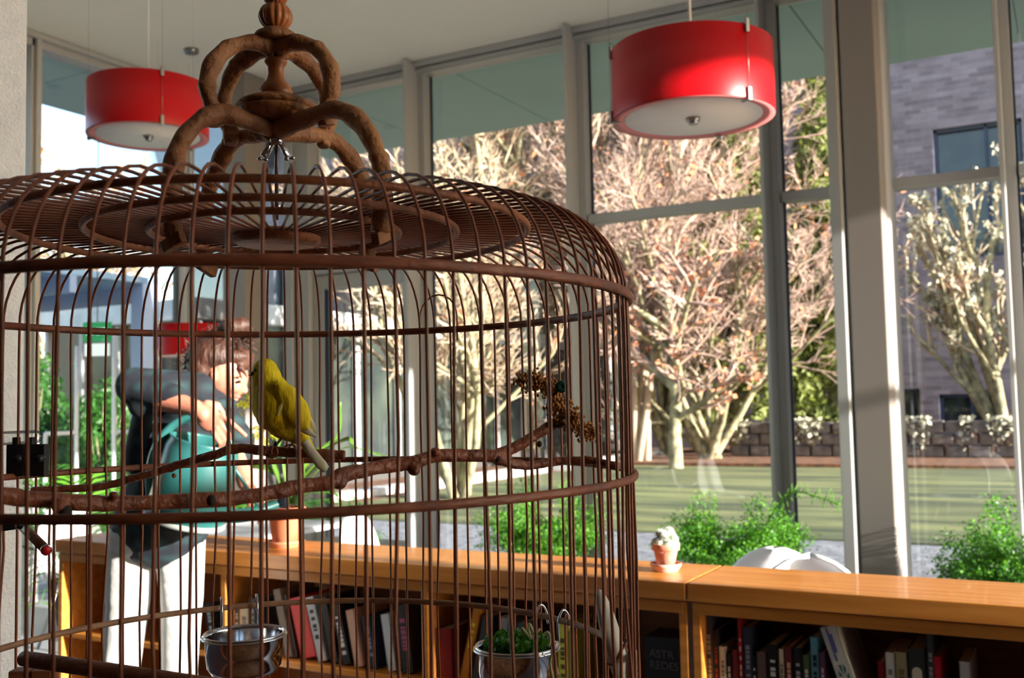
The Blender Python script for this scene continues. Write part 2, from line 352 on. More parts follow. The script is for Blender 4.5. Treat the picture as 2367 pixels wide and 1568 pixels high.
# right glazed end wall (outside the view; the sun comes in through it)
rw = struct_e('window_20', (XR, 4, 0)); L_ = (XR, 4, 0)
fm = MB()
for y in (1.15, 2.16, 3.9, 5.6, 7.3): fm.bx(XR-.05, XR+.1, y, y+.07, 0, 4.05, .004)
fm.bx(XR-.05, XR+.1, 1.15, YW, 4.03, ZC-.002); fm.bx(XR-.05, XR+.1, 1.15, YW, 2.83, 2.9); fm.build('frame', 'frame', rw, L_)
MB().bx(XR, XR+.01, 1.15, YW, 0, 4.04).build('glass_pane', 'glass', rw, L_)
# outside soffit panels
so_ = struct_e('soffit', (-2, 8.4, 4.4)); L_ = (-2, 8.4, 4.4)
for k in range(-2, 7):
    x0 = -4.7+1.47*k; MB().bx(max(x0+.006, -8.5), x0+1.47-.006, YW+.06, 9.45, 4.36, 4.47, .003).build('soffit_panel', 'soffit', so_, L_)
for k in range(5):
    y0 = YW+.06-1.6*(k+1); MB().bx(-8.5, XL-.06, y0+.006, y0+1.6-.006, 4.36, 4.47, .003).build('soffit_panel', 'soffit', so_, L_)

# ------------------------------------------------------------------ outside ground, buildings
setting(MB().bx(-60, 40, YW+.15, 10.65, -.3, -.02), 'gravel_path', 'gravel')
setting(MB().bx(-60, XL-.1, -12, YW+.15, -.3, -.02), 'gravel_yard', 'gravel')
setting(MB().bx(-9.6, 40, 10.65, 21.6, -.3, -.005), 'lawn', 'grass')
setting(MB().bx(-60, -9.6, 10.65, 29.8, -.3, -.01).bx(-9.6, 40, 21.6, 29.8, -.3, .06), 'planting_bed', 'soil')
setting(MB().bx(5.6, 60, -60, 10.65, -.3, -.03), 'side_ground', 'gravel')
# brick building behind the garden
bb = thing('brick_building', 'long shaded grey-brown brick building behind the garden trees', 'building', (-2, 30, 0)); L_ = (-2, 30, 0)
wins = []
for (x0, y0, x1, y1) in ((2155, 300, 2318, 590), (2075, 900, 2130, 985), (2170, 912, 2300, 985)):
    a = onY(x0, y0, 30); b = onY(x1, y1, 30); wins.append((a[0], b[0] if (x1, y1) != (2318, 590) else a[0]+2.2, min(a[2], b[2]), max(a[2], b[2])))
wins += [(-12.5, -10.6, 4.6, 7.9), (-20, -18, 4.6, 7.9), (-27, -25, 4.6, 7.9), (4, 6.2, 5.2, 8.9)]
wb = MB(); X0, X1, Z1 = -29.0, 30, 15
cuts = sorted(wins)
zs = sorted(set([-.3, Z1]+[v for q in wins for v in q[2:]]))
for z0, z1 in zip(zs[:-1], zs[1:]):
    x = X0
    for q in cuts:
        if q[2] <= z0+1e-6 and q[3] >= z1-1e-6: wb.bx(x, q[0], 30, 30.4, z0, z1); x = q[1]
    wb.bx(x, X1, 30, 30.4, z0, z1)
wb.bx(X0, X1, 30.4, 38, -.3, Z1-.5); wb.build('wall', 'brick', bb, L_)
for q in wins:
    f = MB(); f.bx(q[0], q[0]+.09, 30.12, 30.26, q[2], q[3]); f.bx(q[1]-.09, q[1], 30.12, 30.26, q[2], q[3]); f.bx(q[0], q[1], 30.12, 30.26, q[3]-.09, q[3]); f.bx(q[0], q[1], 30.12, 30.26, q[2], q[2]+.09)
    f.bx((q[0]*.4+q[1]*.6)-.04, (q[0]*.4+q[1]*.6)+.04, 30.12, 30.24, q[2], q[3]); fo = f.build('window', 'gasket', bb, L_)
    MB().bx(q[0], q[1], 30.27, 30.29, q[2], q[3]).build('pane', 'dglass', fo, L_)
# glazed wing on the left, running away from the room, with a white roof edge
wg = thing('glazed_wing', 'low dark glazed wing with a white roof edge, left behind the bare trees', 'building', (-12, 18, 0)); L_ = (-12, 18, 0)
zf = onX(365, 676, -12)[2]
MB().bx(-16, -12.0, 11.6, 29.5, zf-.34, zf, .01).build('roof_fascia', 'concrete', wg, L_)
MB().bx(-15.9, -12.25, 11.8, 29.4, .3, zf-.34).build('dark_interior', 'wingglass', wg, L_)
for k in range(5): MB().bx(-15.8+k*.9, -15.72+k*.9, 11.70, 11.80, .3, zf-.34).build('post', 'frame', wg, L_)
for k in range(14):
    y = 11.7+k*1.35; MB().bx(-12.2, -12.1, y, y+.09, .25, zf-.34).build('post', 'frame' if k % 3 else 'white', wg, L_)
MB().bx(-15.9, -12.1, 11.7, 29.4, -.1, .3).build('plinth', 'stone_dark', wg, L_)
setting(MB().bx(-10.4, -10.0, 12.0, 14.6, -.1, .10, .02).bx(-10.2, -9.8, 14.9, 19.3, -.1, .13, .02).bx(-9.9, -9.5, 19.6, 26, -.1, .16, .02), 'garden_kerb', 'concrete')
# steel and glass entrance canopy, seen through the left wall
cp = thing('entrance_canopy', 'blue-grey steel and glass entrance canopy outside the left window wall', 'canopy', (-11.5, 8.5, 0)); L_ = (-11.5, 8.5, 0)
bl = mat('pale_blue_steel', (150, 170, 200), .4); MT['bluesteel'] = bl
MT['bluepanel'] = mat('pale_blue_panel', (160, 196, 222), .35, (120, 150, 178), 1.2)
a0 = at(120, 652, 13.5); b0 = at(352, 686, 14.2)
zt = a0[2]
MB().bx(-15.5, -11.0, 5.6, 9.9, zt, zt+.09, .01).build('roof_panel', 'bluepanel', cp, L_)
for k in range(4):
    y = 5.8+k*1.35; MB().bx(-15.5, -11.0, y, y+.10, zt-.22, zt).build('beam', 'bluesteel', cp, L_)
for (x, y) in ((-11.1, 9.75), (-11.1, 5.8), (-15.3, 9.75), (-15.3, 5.8)):
    MB().bx(x-.12, x+.12, y-.12, y+.12, -.02, zt, .01).build('post', 'bluesteel', cp, L_)
# garden low wall, stones
st = thing('garden_wall', 'low dry stone garden wall with pale ivy behind the leaf-strewn bed', 'wall', (-4, 24.5, 0)); L_ = (-4, 24.5, 0)
MT['stone'] = mat('garden_stone', (120, 108, 100), .9, (76, 68, 66), 3, bump=.6, bscale=12)
smesh = [MB().box((0, 0, 0), (.46, .5, .26), None, .04).build('stone_tmp', 'stone')]
sm = smesh[0].data; bpy.data.objects.remove(smesh[0])
for r_ in range(3):
    for k in range(19):
        o = link('stone', sm, st); o.location = (-7.2+k*.48+(r_ % 2)*.22+4, random.uniform(-.05, .05), .19+r_*.27); o.scale = (random.uniform(.9, 1.03), 1, random.uniform(.9, 1.02))
pts = np.stack([rng.uniform(-7.3, 1.8, 2600), rng.normal(24.25, .08, 2600), 0.2+.75*rng.random(2600)**.5], 1); keep = np.sin(pts[:, 0]*3.1)+np.sin(pts[:, 0]*7.7) > -.1
leaves('ivy', pts[keep], .09, 'ivy', 1.3, parent=st, loc=L_, kind='stuff')

# ------------------------------------------------------------------ trees
def grow(P, D, L, R, nchild, ratio, ang, upb, t0=.25, wob=.12, nseg=3, rr=.55):
    k = len(P); pos = P.copy(); d = D.copy(); pts = [pos.copy()]; outs = []; dirs = [d.copy()]
    for s_ in range(nseg):
        d = unit(d+rng.normal(size=(k, 3))*wob+np.array([0, 0, upb])); nx = pos+d*(L/nseg)[:, None]
        ra = R*(1-.6*s_/nseg); rb = R*(1-.6*(s_+1)/nseg); outs.append((pos, nx, ra, rb)); pos = nx; pts.append(pos.copy()); dirs.append(d.copy())
    PT = np.stack(pts, 1); DR = np.stack(dirs, 1)
    if nchild == 0: return outs, None
    t = t0+(1-t0)*(np.arange(nchild)[None]+rng.random((k, nchild)))/nchild; t = np.clip(t*nseg, 0, nseg-1e-3); i = t.astype(int); f = (t-i)[..., None]
    row = np.arange(k)[:, None]; C = PT[row, i]*(1-f)+PT[row, i+1]*f; dd = DR[row, i+1]
    pr = unit(np.cross(dd, rng.normal(size=dd.shape))); a = ang*(.7+.6*rng.random((k, nchild, 1)))
    cd = unit(dd*np.cos(a)+pr*np.sin(a)); cl = (L[:, None]*ratio*(.6+.7*rng.random((k, nchild)))*(1.1-.5*t/nseg)); cr = np.repeat((R*rr)[:, None], nchild, 1)
    return outs, (C.reshape(-1, 3), cd.reshape(-1, 3), cl.ravel(), cr.ravel())
def tree(name, label, base, stems, levels, r0, twigm='twig', leafn=0, group=None, trunkm='trunk', leafcol='dryleaf', leafsize=.07, minr=.004):
    base = np.array(base, float); t = thing(name, label, 'tree', base, group); L_ = tuple(base)
    P = np.repeat(base[None], len(stems), 0)+rng.normal(size=(len(stems), 3))*[.1, .1, 0]; D = unit(np.array([s_[0] for s_ in stems], float)); L = np.array([s_[1] for s_ in stems], float); R = np.full(len(stems), r0)
    cur = (P, D, L, R); big = []; small = []; tips = []
    for li, (nc, ra, an, ub) in enumerate(levels+[(0, 0, 0, 0)]):
        outs, nxt = grow(*cur, nc, ra, an, ub if nc else .03, wob=.10+.03*li, nseg=5 if li == 0 else 3)
        (big if li < 2 else small).extend(outs)
        if nc == 0: tips = np.concatenate([o[1] for o in outs])
        if nxt is None: break
        cur = nxt[0], nxt[1], nxt[2], np.maximum(nxt[3], minr)
    cat_ = lambda q: [np.concatenate([o[i] for o in q]) for i in range(4)]
    b = cat_(big); n0 = len(stems)*5
    segs('trunk', b[0][:n0], b[1][:n0], b[2][:n0], b[3][:n0], trunkm, n=8, parent=t, loc=L_)
    segs('branches', b[0][n0:], b[1][n0:], b[2][n0:], b[3][n0:], trunkm, n=5, parent=t, loc=L_, kind='stuff')
    if small: s_ = cat_(small); segs('twigs', *s_, twigm, n=3, parent=t, loc=L_, kind='stuff')
    if leafn: leaves('dry_leaves' if leafcol == 'dryleaf' else 'buds', tips[rng.integers(0, len(tips), leafn)]+rng.normal(size=(leafn, 3))*.05, leafsize, leafcol, 1.4, parent=t, loc=L_, kind='stuff')
    return t
def fan(n, spread, l0, l1, cx=0, cy=0):
    return [((math.cos(a)*spread*random.uniform(.4, 1)+cx, math.sin(a)*spread*random.uniform(.4, 1)+cy, 1), random.uniform(l0, l1)) for a in [2*PI*k/n+random.random() for k in range(n)]]
b1 = onZ(1055, 1150, 0)
tree('bare_tree', 'bare multi-stemmed tree just outside the window, left of the pendant lamp', b1, fan(7, .38, 3.2, 4.6), [(8, .55, .55, .05), (8, .55, .6, .03), (8, .5, .6, .02)], .075, 'twig', 500, 'bare garden trees')
b2 = onZ(1640, 1052, 0); b2 = onY(1640, 1040, 23.3)*[1, 1, 0]+[0, 0, .05]
tree('bare_tree', 'wide bare tree with pinkish twigs and few orange leaves beyond the lawn', b2, fan(10, .75, 4.5, 7.5, -.12), [(9, .55, .6, .03), (9, .5, .65, .02), (9, .5, .65, .02)], .09, 'twig_pink', 800, 'bare garden trees', leafsize=.10)
b4 = onY(2345, 1040, 25.8)*[1, 1, 0]+[0, 0, .05]
tree('pale_budded_tree', 'pale bare tree leaning left with thick budded twigs, right of the column', b4, [((-1.0, -.1, 1.15), 4.2), ((-.62, 0, 1.2), 4.8), ((-.30, .1, 1.2), 5.4), ((.1, -.1, 1.2), 5.0), ((.6, .1, 1.2), 4.5), ((-.05, .2, 1.2), 5.0)], [(6, .5, .6, .22), (5, .5, .6, .2), (3, .45, .5, .25)], .13, 'twig', 2500, None, leafcol='ivy', leafsize=.10, minr=.017)
b5 = onZ(1577, 1084, 0)
tree('small_trunked_tree', 'small single-trunked tree with a short thick stem at the lawn edge', b5, [((0.05, 0, 1), 3.6)], [(10, .75, .9, .05), (8, .5, .7, .02), (8, .5, .65, .02)], .16, 'twig_pink', 700, leafsize=.09)
tree('birch_clump', 'clump of upright pale birch stems seen below the right pendant lamp', onY(1475, 1045, 22.3)*[1, 1, 0]+[0, 0, .05], [((random.uniform(-.16, .16), random.uniform(-.1, .1), 1), random.uniform(8.5, 10.5)) for _ in range(9)], [(16, .26, .5, .04), (9, .5, .6, .02), (8, .5, .6, .02)], .085, 'twig_pink', 500, trunkm='twig')
tree('bare_tree', 'tall bare tree behind the glazed wing, left of the door', (-17.5, 26.5, 0), fan(9, .45, 7, 10), [(9, .5, .55, .03), (8, .5, .6, .02), (8, .5, .6, .02)], .12, 'twig_pink', 300, 'bare garden trees', leafsize=.1)
tree('bare_tree', 'tall pale-stemmed bare tree behind the nearest one, above the glazed wing', (-12.6, 23.0, .05), [((random.uniform(-.3, .3), random.uniform(-.2, .2), 1), random.uniform(9, 11)) for _ in range(9)], [(14, .3, .5, .03), (8, .5, .6, .02), (7, .5, .6, .02)], .10, 'twig', 300, 'bare garden trees', leafsize=.1)
tree('bare_tree', 'dense pinkish bare tree between the birch clump and the glazed wing', (-9.3, 25.0, .05), fan(9, .4, 8.5, 11), [(10, .45, .55, .03), (9, .5, .6, .02), (8, .5, .6, .02)], .10, 'twig_pink', 600, 'bare garden trees', leafsize=.1)
tree('bare_tree', 'bare tree outside the left window wall above the entrance canopy', (-20.5, 15.5, 0), fan(7, .45, 5, 7.5), [(7, .5, .55, .03), (6, .5, .6, .02), (6, .5, .6, .02)], .11, 'twig', 900, 'bare garden trees', leafsize=.1)
def conifer(base, h, rad, label, n=34000):
    base = np.array(base, float); t = thing('evergreen_tree', label, 'tree', base, 'yellow-green conifers'); L_ = tuple(base)
    MB().tube([base, base+[0, 0, h*.5], base+[0, 0, h]], [.16, .10, .01], 8).build('trunk', 'trunk', t, L_)
    nb = 260; z = rng.random(nb)**.8; a = rng.random(nb)*2*PI; rr = rad*(1-z**1.6)*(.65+.5*rng.random(nb))
    P0 = base+np.stack([0*z, 0*z, z*h+.3], 1); P1 = P0+np.stack([np.cos(a)*rr, np.sin(a)*rr, -.05*rr+.35*rr], 1)
    segs('branches', P0, P1, np.full(nb, .03), np.full(nb, .008), 'trunk', 4, parent=t, loc=L_, kind='stuff')
    i = rng.integers(0, nb, n); f = (.35+.65*rng.random((n, 1))**.6); C = P0[i]*(1-f)+P1[i]*f+rng.normal(size=(n, 3))*.14
    leaves('foliage', C, .085, 'conifer', 2.6, parent=t, loc=L_, kind='stuff')
conifer((-7.7, 25.6, 0), 11, 2.2, 'tall yellow-green conifer rising behind the right pendant lamp')
conifer((-5.4, 26.4, 0), 9.4, 1.5, 'narrower yellow-green conifer against the brick wall, right of the tall one')
conifer((-13.8, 28.3, 0), 8.5, 1.3, 'yellow-green conifer behind the crown of the birdcage')
def shrub(base, h, rad, label, n=9000):
    base = np.array(base, float); t = thing('garden_shrub', label, 'shrub', base, 'dense shrubs by the entrance canopy'); L_ = tuple(base)
    P0 = np.repeat(base[None], 40, 0); d = unit(rng.normal(size=(40, 3))*[1, 1, .6]+[0, 0, .7]); P1 = P0+d*np.array([rad, rad, h])*.9
    segs('stems', P0, P1, np.full(40, .03), np.full(40, .008), 'trunk', 4, parent=t, loc=L_, kind='stuff')
    q = unit(rng.normal(size=(n, 3)))*(rng.random((n, 1))**.25); q[:, 2] = abs(q[:, 2]); leaves('foliage', base+q*np.array([rad, rad, h])*(.85+.2*np.sin(q[:, :1]*9)), .06, 'leaf_dark', 1.6, parent=t, loc=L_, kind='stuff')
shrub((-14.9, 10.75, 0), 2.5, .82, 'dense olive-green shrub behind the canopy, left of the exit sign')
shrub((-13.1, 10.75, 0), 1.9, .80, 'dense olive-green shrub behind the canopy, right of the exit sign')
# white rails seen through the left wall
for (pts, lab) in ((((178, 800), (176, 985), (168, 1000), (105, 1003)), 'bent white tube rail outside the left windows, the left one'), (((264, 765), (264, 985), (274, 998), (312, 998)), 'bent white tube rail outside the left windows, the right one')):
    q = [onX(x, y, -8.0) for x, y in pts]; b_ = q[0]*[1, 1, 0]
    t = thing('tube_rail', lab, 'rail', b_, 'white tube rails')
    MB().tube(smooth_path(q, 4), .018, 8).build('rail', 'white', t, tuple(b_)); MB().tube([q[0], b_], .018, 8).build('post', 'white', t, tuple(b_)); e = q[-1]; MB().tube([e, e*[1, 1, 0]], .018, 8).build('post', 'white', t, tuple(b_))
# green exit sign
sp = at(225, 768, 9.8); t = thing('exit_sign', 'small green exit sign hung in the left window wall', 'sign', sp)
tx = unit((RT*[1, 1, 0])[None])[0]; ang = math.atan2(tx[1], tx[0]); RZ = Matrix.Rotation(ang, 3, 'Z')
MT['green'] = mat('exit_green', (30, 150, 90), .4, emis=((30, 160, 90), .35)); MT['signwhite'] = mat('sign_white', (240, 245, 240), .4, emis=((240, 250, 245), .6))
MB().box((0, 0, 0), (.27, .03, .19), RZ, .005).build('sign_box', 'green', t)
MB().box((0, 0, -.17), (.24, .02, .12), RZ, .004).build('lower_panel', 'signwhite', t)
n_ = -np.array([-math.sin(ang), math.cos(ang), 0]); text_obj('EXIT', .10, .002, 'signwhite', t, tuple(n_*.019), (PI/2, 0, ang), True)
MB().tube([(0, 0, .09), (0, 0, ZC-sp[2])], .006, 6).build('hanger', 'dull_steel', t)

# ------------------------------------------------------------------ bookcases
YS, YB, ZS = 2.55, 2.837, .953
def bookcase(x0, x1, divs, label):
    t = thing('bookcase', label, 'bookcase', (x0, YS, 0), 'low oak bookcases'); L_ = (x0, YS, 0)
    MB().bx(x0, x1, YS-.012, YB+.01, ZS-.046, ZS, .002).build('top', 'wood', t, L_)
    MB().bx(x0+.012, x1-.012, YS, YS+.02, ZS-.080, ZS-.050, .002).build('top_rail', 'wood', t, L_)
    for x in divs: MB().bx(x-.011, x+.011, YS+.002, YB-.01, .08, ZS-.05, .002).build('upright', 'wood', t, L_)
    for z in (.08, .345, .615): MB().bx(x0+.03, x1-.03, YS+.006, YB-.012, z-.02, z, .002).build('shelf_board', 'wood', t, L_)
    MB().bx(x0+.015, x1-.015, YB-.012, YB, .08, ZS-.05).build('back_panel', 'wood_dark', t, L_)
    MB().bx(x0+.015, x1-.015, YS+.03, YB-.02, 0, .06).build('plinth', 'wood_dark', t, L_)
bookcase(-3.36, -.909, (-3.345, -2.526, -1.722, -.922), 'long low oak bookcase with potted plants on top')
bookcase(-.903, 1.55, (-.886, -.08, .73, 1.535), 'low oak bookcase in the foreground right, adjoining the longer one')
SB = .616
def book(px0, px1, top, col, label, lean=0.0, colb=(222, 214, 198), txt=None, group='books in the top compartments', dep_=.17, yoff=.0, page=True, name='book'):
    Y = YS+.035+yoff
    a = onY(px0, top, Y); b = onY(px1, top, Y); wdt = max(abs(b[0]-a[0]), .008); h = min(a[2], .905)-SB
    if lean: h = h/math.cos(lean)
    x = (a[0]+b[0])/2
    if lean: x = x-math.sin(lean)*h*1.0
    hb = h-abs(math.sin(lean))*wdt*.5 if lean else h
    t = thing(name, label, 'book', (x, Y, SB+(abs(math.sin(lean))*wdt/2 if lean else 0)), group); t.rotation_euler = (0, lean, 0)
    key = 'cover_%d_%d_%d' % col
    if key not in MT: MT[key] = mat(key, col, .45)
    c = 'cover_%d_%d_%d' % col
    MB().bx(-wdt/2, wdt/2, 0, .004, 0, hb, .001).bx(-wdt/2, -wdt/2+.002, 0, dep_, 0, hb).bx(wdt/2-.002, wdt/2, 0, dep_, 0, hb).build('cover', c, t)
    if 'paper' not in MT: MT['paper'] = mat('paper_edges', colb, .8, (196, 186, 168), 200, stretch=(20, 1, 1))
    MB().bx(-wdt/2+.002, wdt/2-.002, .004, dep_-.004, .003, hb-.004).build('pages', 'paper', t)
    if txt:
        k2 = 'ink_%d_%d_%d' % txt
        if k2 not in MT: MT[k2] = mat(k2, txt, .5)
        m = MB(); z = hb*.80; 
        for q in range(random.choice((5, 7, 9))):
            hh = random.uniform(.006, .014); m.bx(-wdt*.22, wdt*.22, -.0008, .0, z-hh, z); z -= hh+random.choice((.003, .003, .012))
            if z < .04: break
        m.build('spine_lettering', k2, t)
    return t
books = [
 (1626, 1646, 1421, (74, 82, 104), 'blue-grey book, first in the right bookcase, taller than its neighbour', (200, 190, 160)),
 (1647, 1661, 1457, (22, 20, 22), 'black book with a red patch beside the first blue-grey one', (150, 40, 30)),
 (1662, 1677, 1495, (206, 198, 180), 'short cream book between two black ones near the bookcase upright', (120, 110, 100)),
 (1678, 1691, 1512, (26, 24, 26), 'short black book right of the short cream one', (190, 180, 160)),
 (1692, 1703, 1503, (112, 26, 40), 'short dark red book leaning on a tall bright red one', None),
 (1704, 1714, 1431, (170, 26, 30), 'tall thin red book near the left of the right bookcase', (220, 180, 160)),
 (1716, 1737, 1449, (44, 52, 78), 'tall navy book right of the tall thin red one', (130, 130, 140)),
 (1738, 1748, 1515, (20, 20, 24), 'short black book right of the tall navy one', (200, 200, 200)),
 (1749, 1771, 1507, (112, 96, 90), 'taupe book in the middle of the right row', None),
 (1772, 1798, 1489, (20, 20, 22), 'thick black book with white lettering in the right row', (225, 225, 225)),
 (1800, 1811, 1501, (204, 196, 176), 'thin cream book right of the thick black one', (110, 100, 90)),
 (1813, 1831, 1496, (110, 32, 38), 'dark red book right of the thin cream one', (200, 160, 140)),
 (1833, 1853, 1497, (22, 22, 28), 'plain black book right of the second dark red one', (160, 160, 170)),
 (1855, 1871, 1515, (92, 112, 70), 'mottled green book left of the light blue one', (220, 220, 210)),
 (1872, 1891, 1473, (120, 186, 206), 'light blue book with dark lettering', (30, 40, 60)),
 (1893, 1907, 1509, (86, 56, 82), 'purple-brown book right of the light blue one', (180, 150, 170)),
 (2028, 2045, 1529, (150, 22, 30), 'short red book left of the white one in the right group', None),
 (2046, 2067, 1508, (214, 212, 208), 'white book in the right group', (120, 120, 120)),
 (2068, 2096, 1507, (206, 190, 140), 'cream yellow book in the right group', (150, 130, 90)),
 (2139, 2157, 1457, (66, 66, 70), 'tall dark grey book behind the arch-labelled one', (150, 150, 150)),
 (2158, 2175, 1518, (196, 26, 44), 'bright red book at the right end of the right group', None),
]
for x0, x1, tp, c, lab, tx_ in books: book(x0, x1-.6, tp, c, lab, txt=tx_, yoff=random.uniform(0, .012), group='books in the right bookcase')
ab = book(2098, 2137, 1499, (52, 52, 50), 'dark book with a pale arched spine label', group='books in the right bookcase')
wv = MB(); arc = [(-.011, .05), (.011, .05)]+[(.011*math.cos(a), .16+.011*math.sin(a)) for a in np.linspace(0, PI, 10)]
wv.add([(x, -.001, z) for x, z in arc], [tuple(range(len(arc)))], False); wv.build('spine_label', 'paper', ab)
fl = book(1893, 1930, 1447, (212, 212, 208), 'leaning white book with a green and blue floral cover', lean=-.30, group='books in the right bookcase', dep_=.2)
MT['floral'] = mat('floral_green', (20, 110, 96), .5); MT['floral_b'] = mat('floral_blue', (96, 100, 170), .5)
mf = MB()
for k in range(7): 
    a = k*.9; mf.add([(.000+.004*math.cos(a), -.001, .13+.004*math.sin(a)), (.012*math.cos(a+.3), -.001, .13+.035*math.sin(a+.3)), (.012*math.cos(a-.2), -.001, .13+.03*math.sin(a-.2))], [(0, 1, 2)], False)
mf.build('floral_print', 'floral', fl); MB().bx(-.008, -.003, -.001, 0, .17, .25).bx(-.003, .003, -.001, 0, .19, .235).build('blue_print', 'floral_b', fl)
wb_ = book(2217, 2242, 1529, (196, 192, 190), 'short white book standing alone right of the red one', group='books in the right bookcase', txt=(90, 90, 90))
mg = thing('magazine_stack', 'dark card box with pale lettering in the left end of the third compartment', 'box', (-1.0, YS+.11, SB))
MB().bx(-.075, .055, 0, .12, 0, .165, .003).build('box_body', 'black', mg); MT['greyink'] = mat('grey_ink', (120, 124, 128), .6)
text_obj('ASTR\nREDES', .03, .0005, 'greyink', mg, (-.06, -.002, .11), (PI/2, 0, 0))
# leaning books in the left compartments: (top-left px, top-right px, top y, colour, lean, label)
lb = [
 (470, 487, 1395, (52, 56, 62), -.22, 'dark slate book leaning at the right end of the first compartment', (190, 220, 230)),
 (527, 540, 1400, (150, 150, 140), 0, 'upright pale grey book behind the left steel cup', None),
 (541, 553, 1396, (84, 88, 90), 0, 'upright dark grey book behind the left steel cup', (190, 190, 190)),
 (554, 574, 1404, (176, 176, 160), 0, 'thick cream grey book behind the left steel cup', (100, 100, 100)),
 (575, 590, 1384, (70, 76, 80), 0, 'upright slate book behind the hook of the left steel cup', (160, 160, 160)),
 (630, 646, 1362, (120, 100, 86), -.24, 'taupe book leaning left of the red one', None),
 (647, 660, 1376, (80, 62, 52), -.24, 'brown book leaning against the red one', None),
 (666, 700, 1380, (226, 46, 44), -.27, 'thick bright red book leaning in the middle compartment', None),
 (703, 722, 1380, (196, 196, 200), -.27, 'white-topped black and white book leaning right of the red one', (20, 20, 22)),
 (735, 752, 1382, (20, 18, 20), -.25, 'black book leaning, third right of the red one', None),
 (763, 782, 1398, (34, 32, 34), -.25, 'black book with white speckled spine, leaning', (230, 230, 230)),
 (798, 816, 1410, (226, 176, 150), -.20, 'peach-coloured thin book leaning beside the speckled black one', None),
 (834, 852, 1424, (44, 46, 64), -.20, 'dark navy book leaning left of the white one', (150, 150, 160)),
 (879, 898, 1420, (224, 228, 230), -.16, 'bright white book leaning in the middle compartment', None),
 (913, 938, 1398, (50, 44, 48), -.12, 'dark book with coloured spine lettering near the upright', (190, 90, 130)),
 (1008, 1040, 1452, (140, 30, 34), -.05, 'dark red book at the left of the compartment behind the right cup', None),
 (1094, 1110, 1408, (206, 130, 30), .24, 'orange book leaning to the right behind the cage bars', (240, 220, 60)),
 (1118, 1134, 1424, (60, 66, 74), .24, 'slate grey book leaning right beside the orange one', None),
 (1158, 1176, 1428, (150, 152, 160), .16, 'glossy pale-edged black book behind the right steel cup', None),
 (1196, 1216, 1440, (70, 70, 76), .1, 'charcoal book behind the greens in the right steel cup', None),
 (1288, 1310, 1443, (230, 230, 90), .0, 'bright lemon yellow book behind the right hook', (90, 90, 40)),
 (1312, 1327, 1460, (176, 170, 50), .0, 'olive yellow book right of the lemon one', None),
]
for x0, x1, tp, c, ln, lab, tx_ in lb: book(x0, x1, tp, c, lab, lean=ln, txt=tx_, group='books in the long bookcase', yoff=random.uniform(0, .012))

# ------------------------------------------------------------------ pots, cactus, orchid
def pot(c, rt, rb, h, m, name, label, cat, group, sr=None):
    t = thing(name, label, cat, c, group); L_ = tuple(c)
    rs = sr or rt*1.05
    MB().lathe([(rs*.78, 0), (rs*.8, .002), (rs*.97, .014), (rs, .016), (rs, .022), (rs*.94, .022), (rs*.86, .008), (0, .007)], c, 40).build('saucer', m, t, L_)
    b = .009
    MB().lathe([(rb, b), (rb+(rt*.86-rb)*.97, b+h*.72), (rt*.88, b+h*.73), (rt, b+h*.74), (rt*1.02, b+h*.98), (rt, b+h), (rt*.92, b+h), (rt*.88, b+h*.88), (0, b+h*.88)], c, 40).build('pot_body', m, t, L_)
    MT.setdefault('soil2', mat('potting_soil', (60, 44, 34), .95, (96, 78, 62), 60, bump=.6)); MB().lathe([(rt*.9, b+h*.87), (rt*.85, b+h*.9), (0, b+h*.91)], c, 24).build('soil', 'soil2', t, L_)
    return t
cc = np.array([-1.02, 2.70, ZS]); ct = pot(cc, .0385, .023, .066, 'terra_old', 'potted_cactus', 'small white-spined cactus cluster in a weathered terracotta pot', 'potted plant', 'potted plants on the bookcase', .043)
blobs = [(0, 0, .10, .018), (-.016, -.006, .088, .013), (.017, -.004, .098, .017), (.006, -.012, .086, .014), (-.024, .004, .09, .012), (.026, .0, .082, .011), (-.012, .006, .112, .012), (.012, .006, .116, .013), (-.004, -.012, .108, .012), (-.028, .006, .084, .011), (.0, .01, .095, .016), (-.013, -.022, .074, .009)]
# offsets are along the view-right direction
for i, (dx, dy, dz, r) in enumerate(blobs):
    p = cc+R0*dx+np.array([-R0[1], R0[0], 0])*dy+[0, 0, dz-.012]; MB().ell(p, (r, r, r*1.1), n=14, m=10).build('cactus_stem', 'cactus', ct, tuple(cc))
P_ = []; 
for (dx, dy, dz, r) in blobs:
    n_ = unit(rng.normal(size=(160, 3))); P_.append((cc+R0*dx+np.array([-R0[1], R0[0], 0])*dy+[0, 0, dz-.012]+n_*r, n_))
A_ = np.concatenate([p for p, n_ in P_]); N_ = np.concatenate([n_ for p, n_ in P_])
segs('spines', A_, A_+N_*.004, np.full(len(A_), .0007), np.full(len(A_), .0002), 'white', 3, parent=ct, loc=tuple(cc), kind='stuff')
pc = np.array([-2.383, 2.70, ZS]); ot = pot(pc, .066, .045, .125, 'terra', 'potted_orchid', 'yellow-green orchid with long strap leaves in an orange terracotta pot', 'potted plant', 'potted plants on the bookcase', .062)
def zz(px, py, d=None):    # point on the vertical plane facing the camera through the pot
    k = float(np.dot(pc-EYE, FW)) if d is None else d; return at(px, py, k)
Lp = tuple(pc)
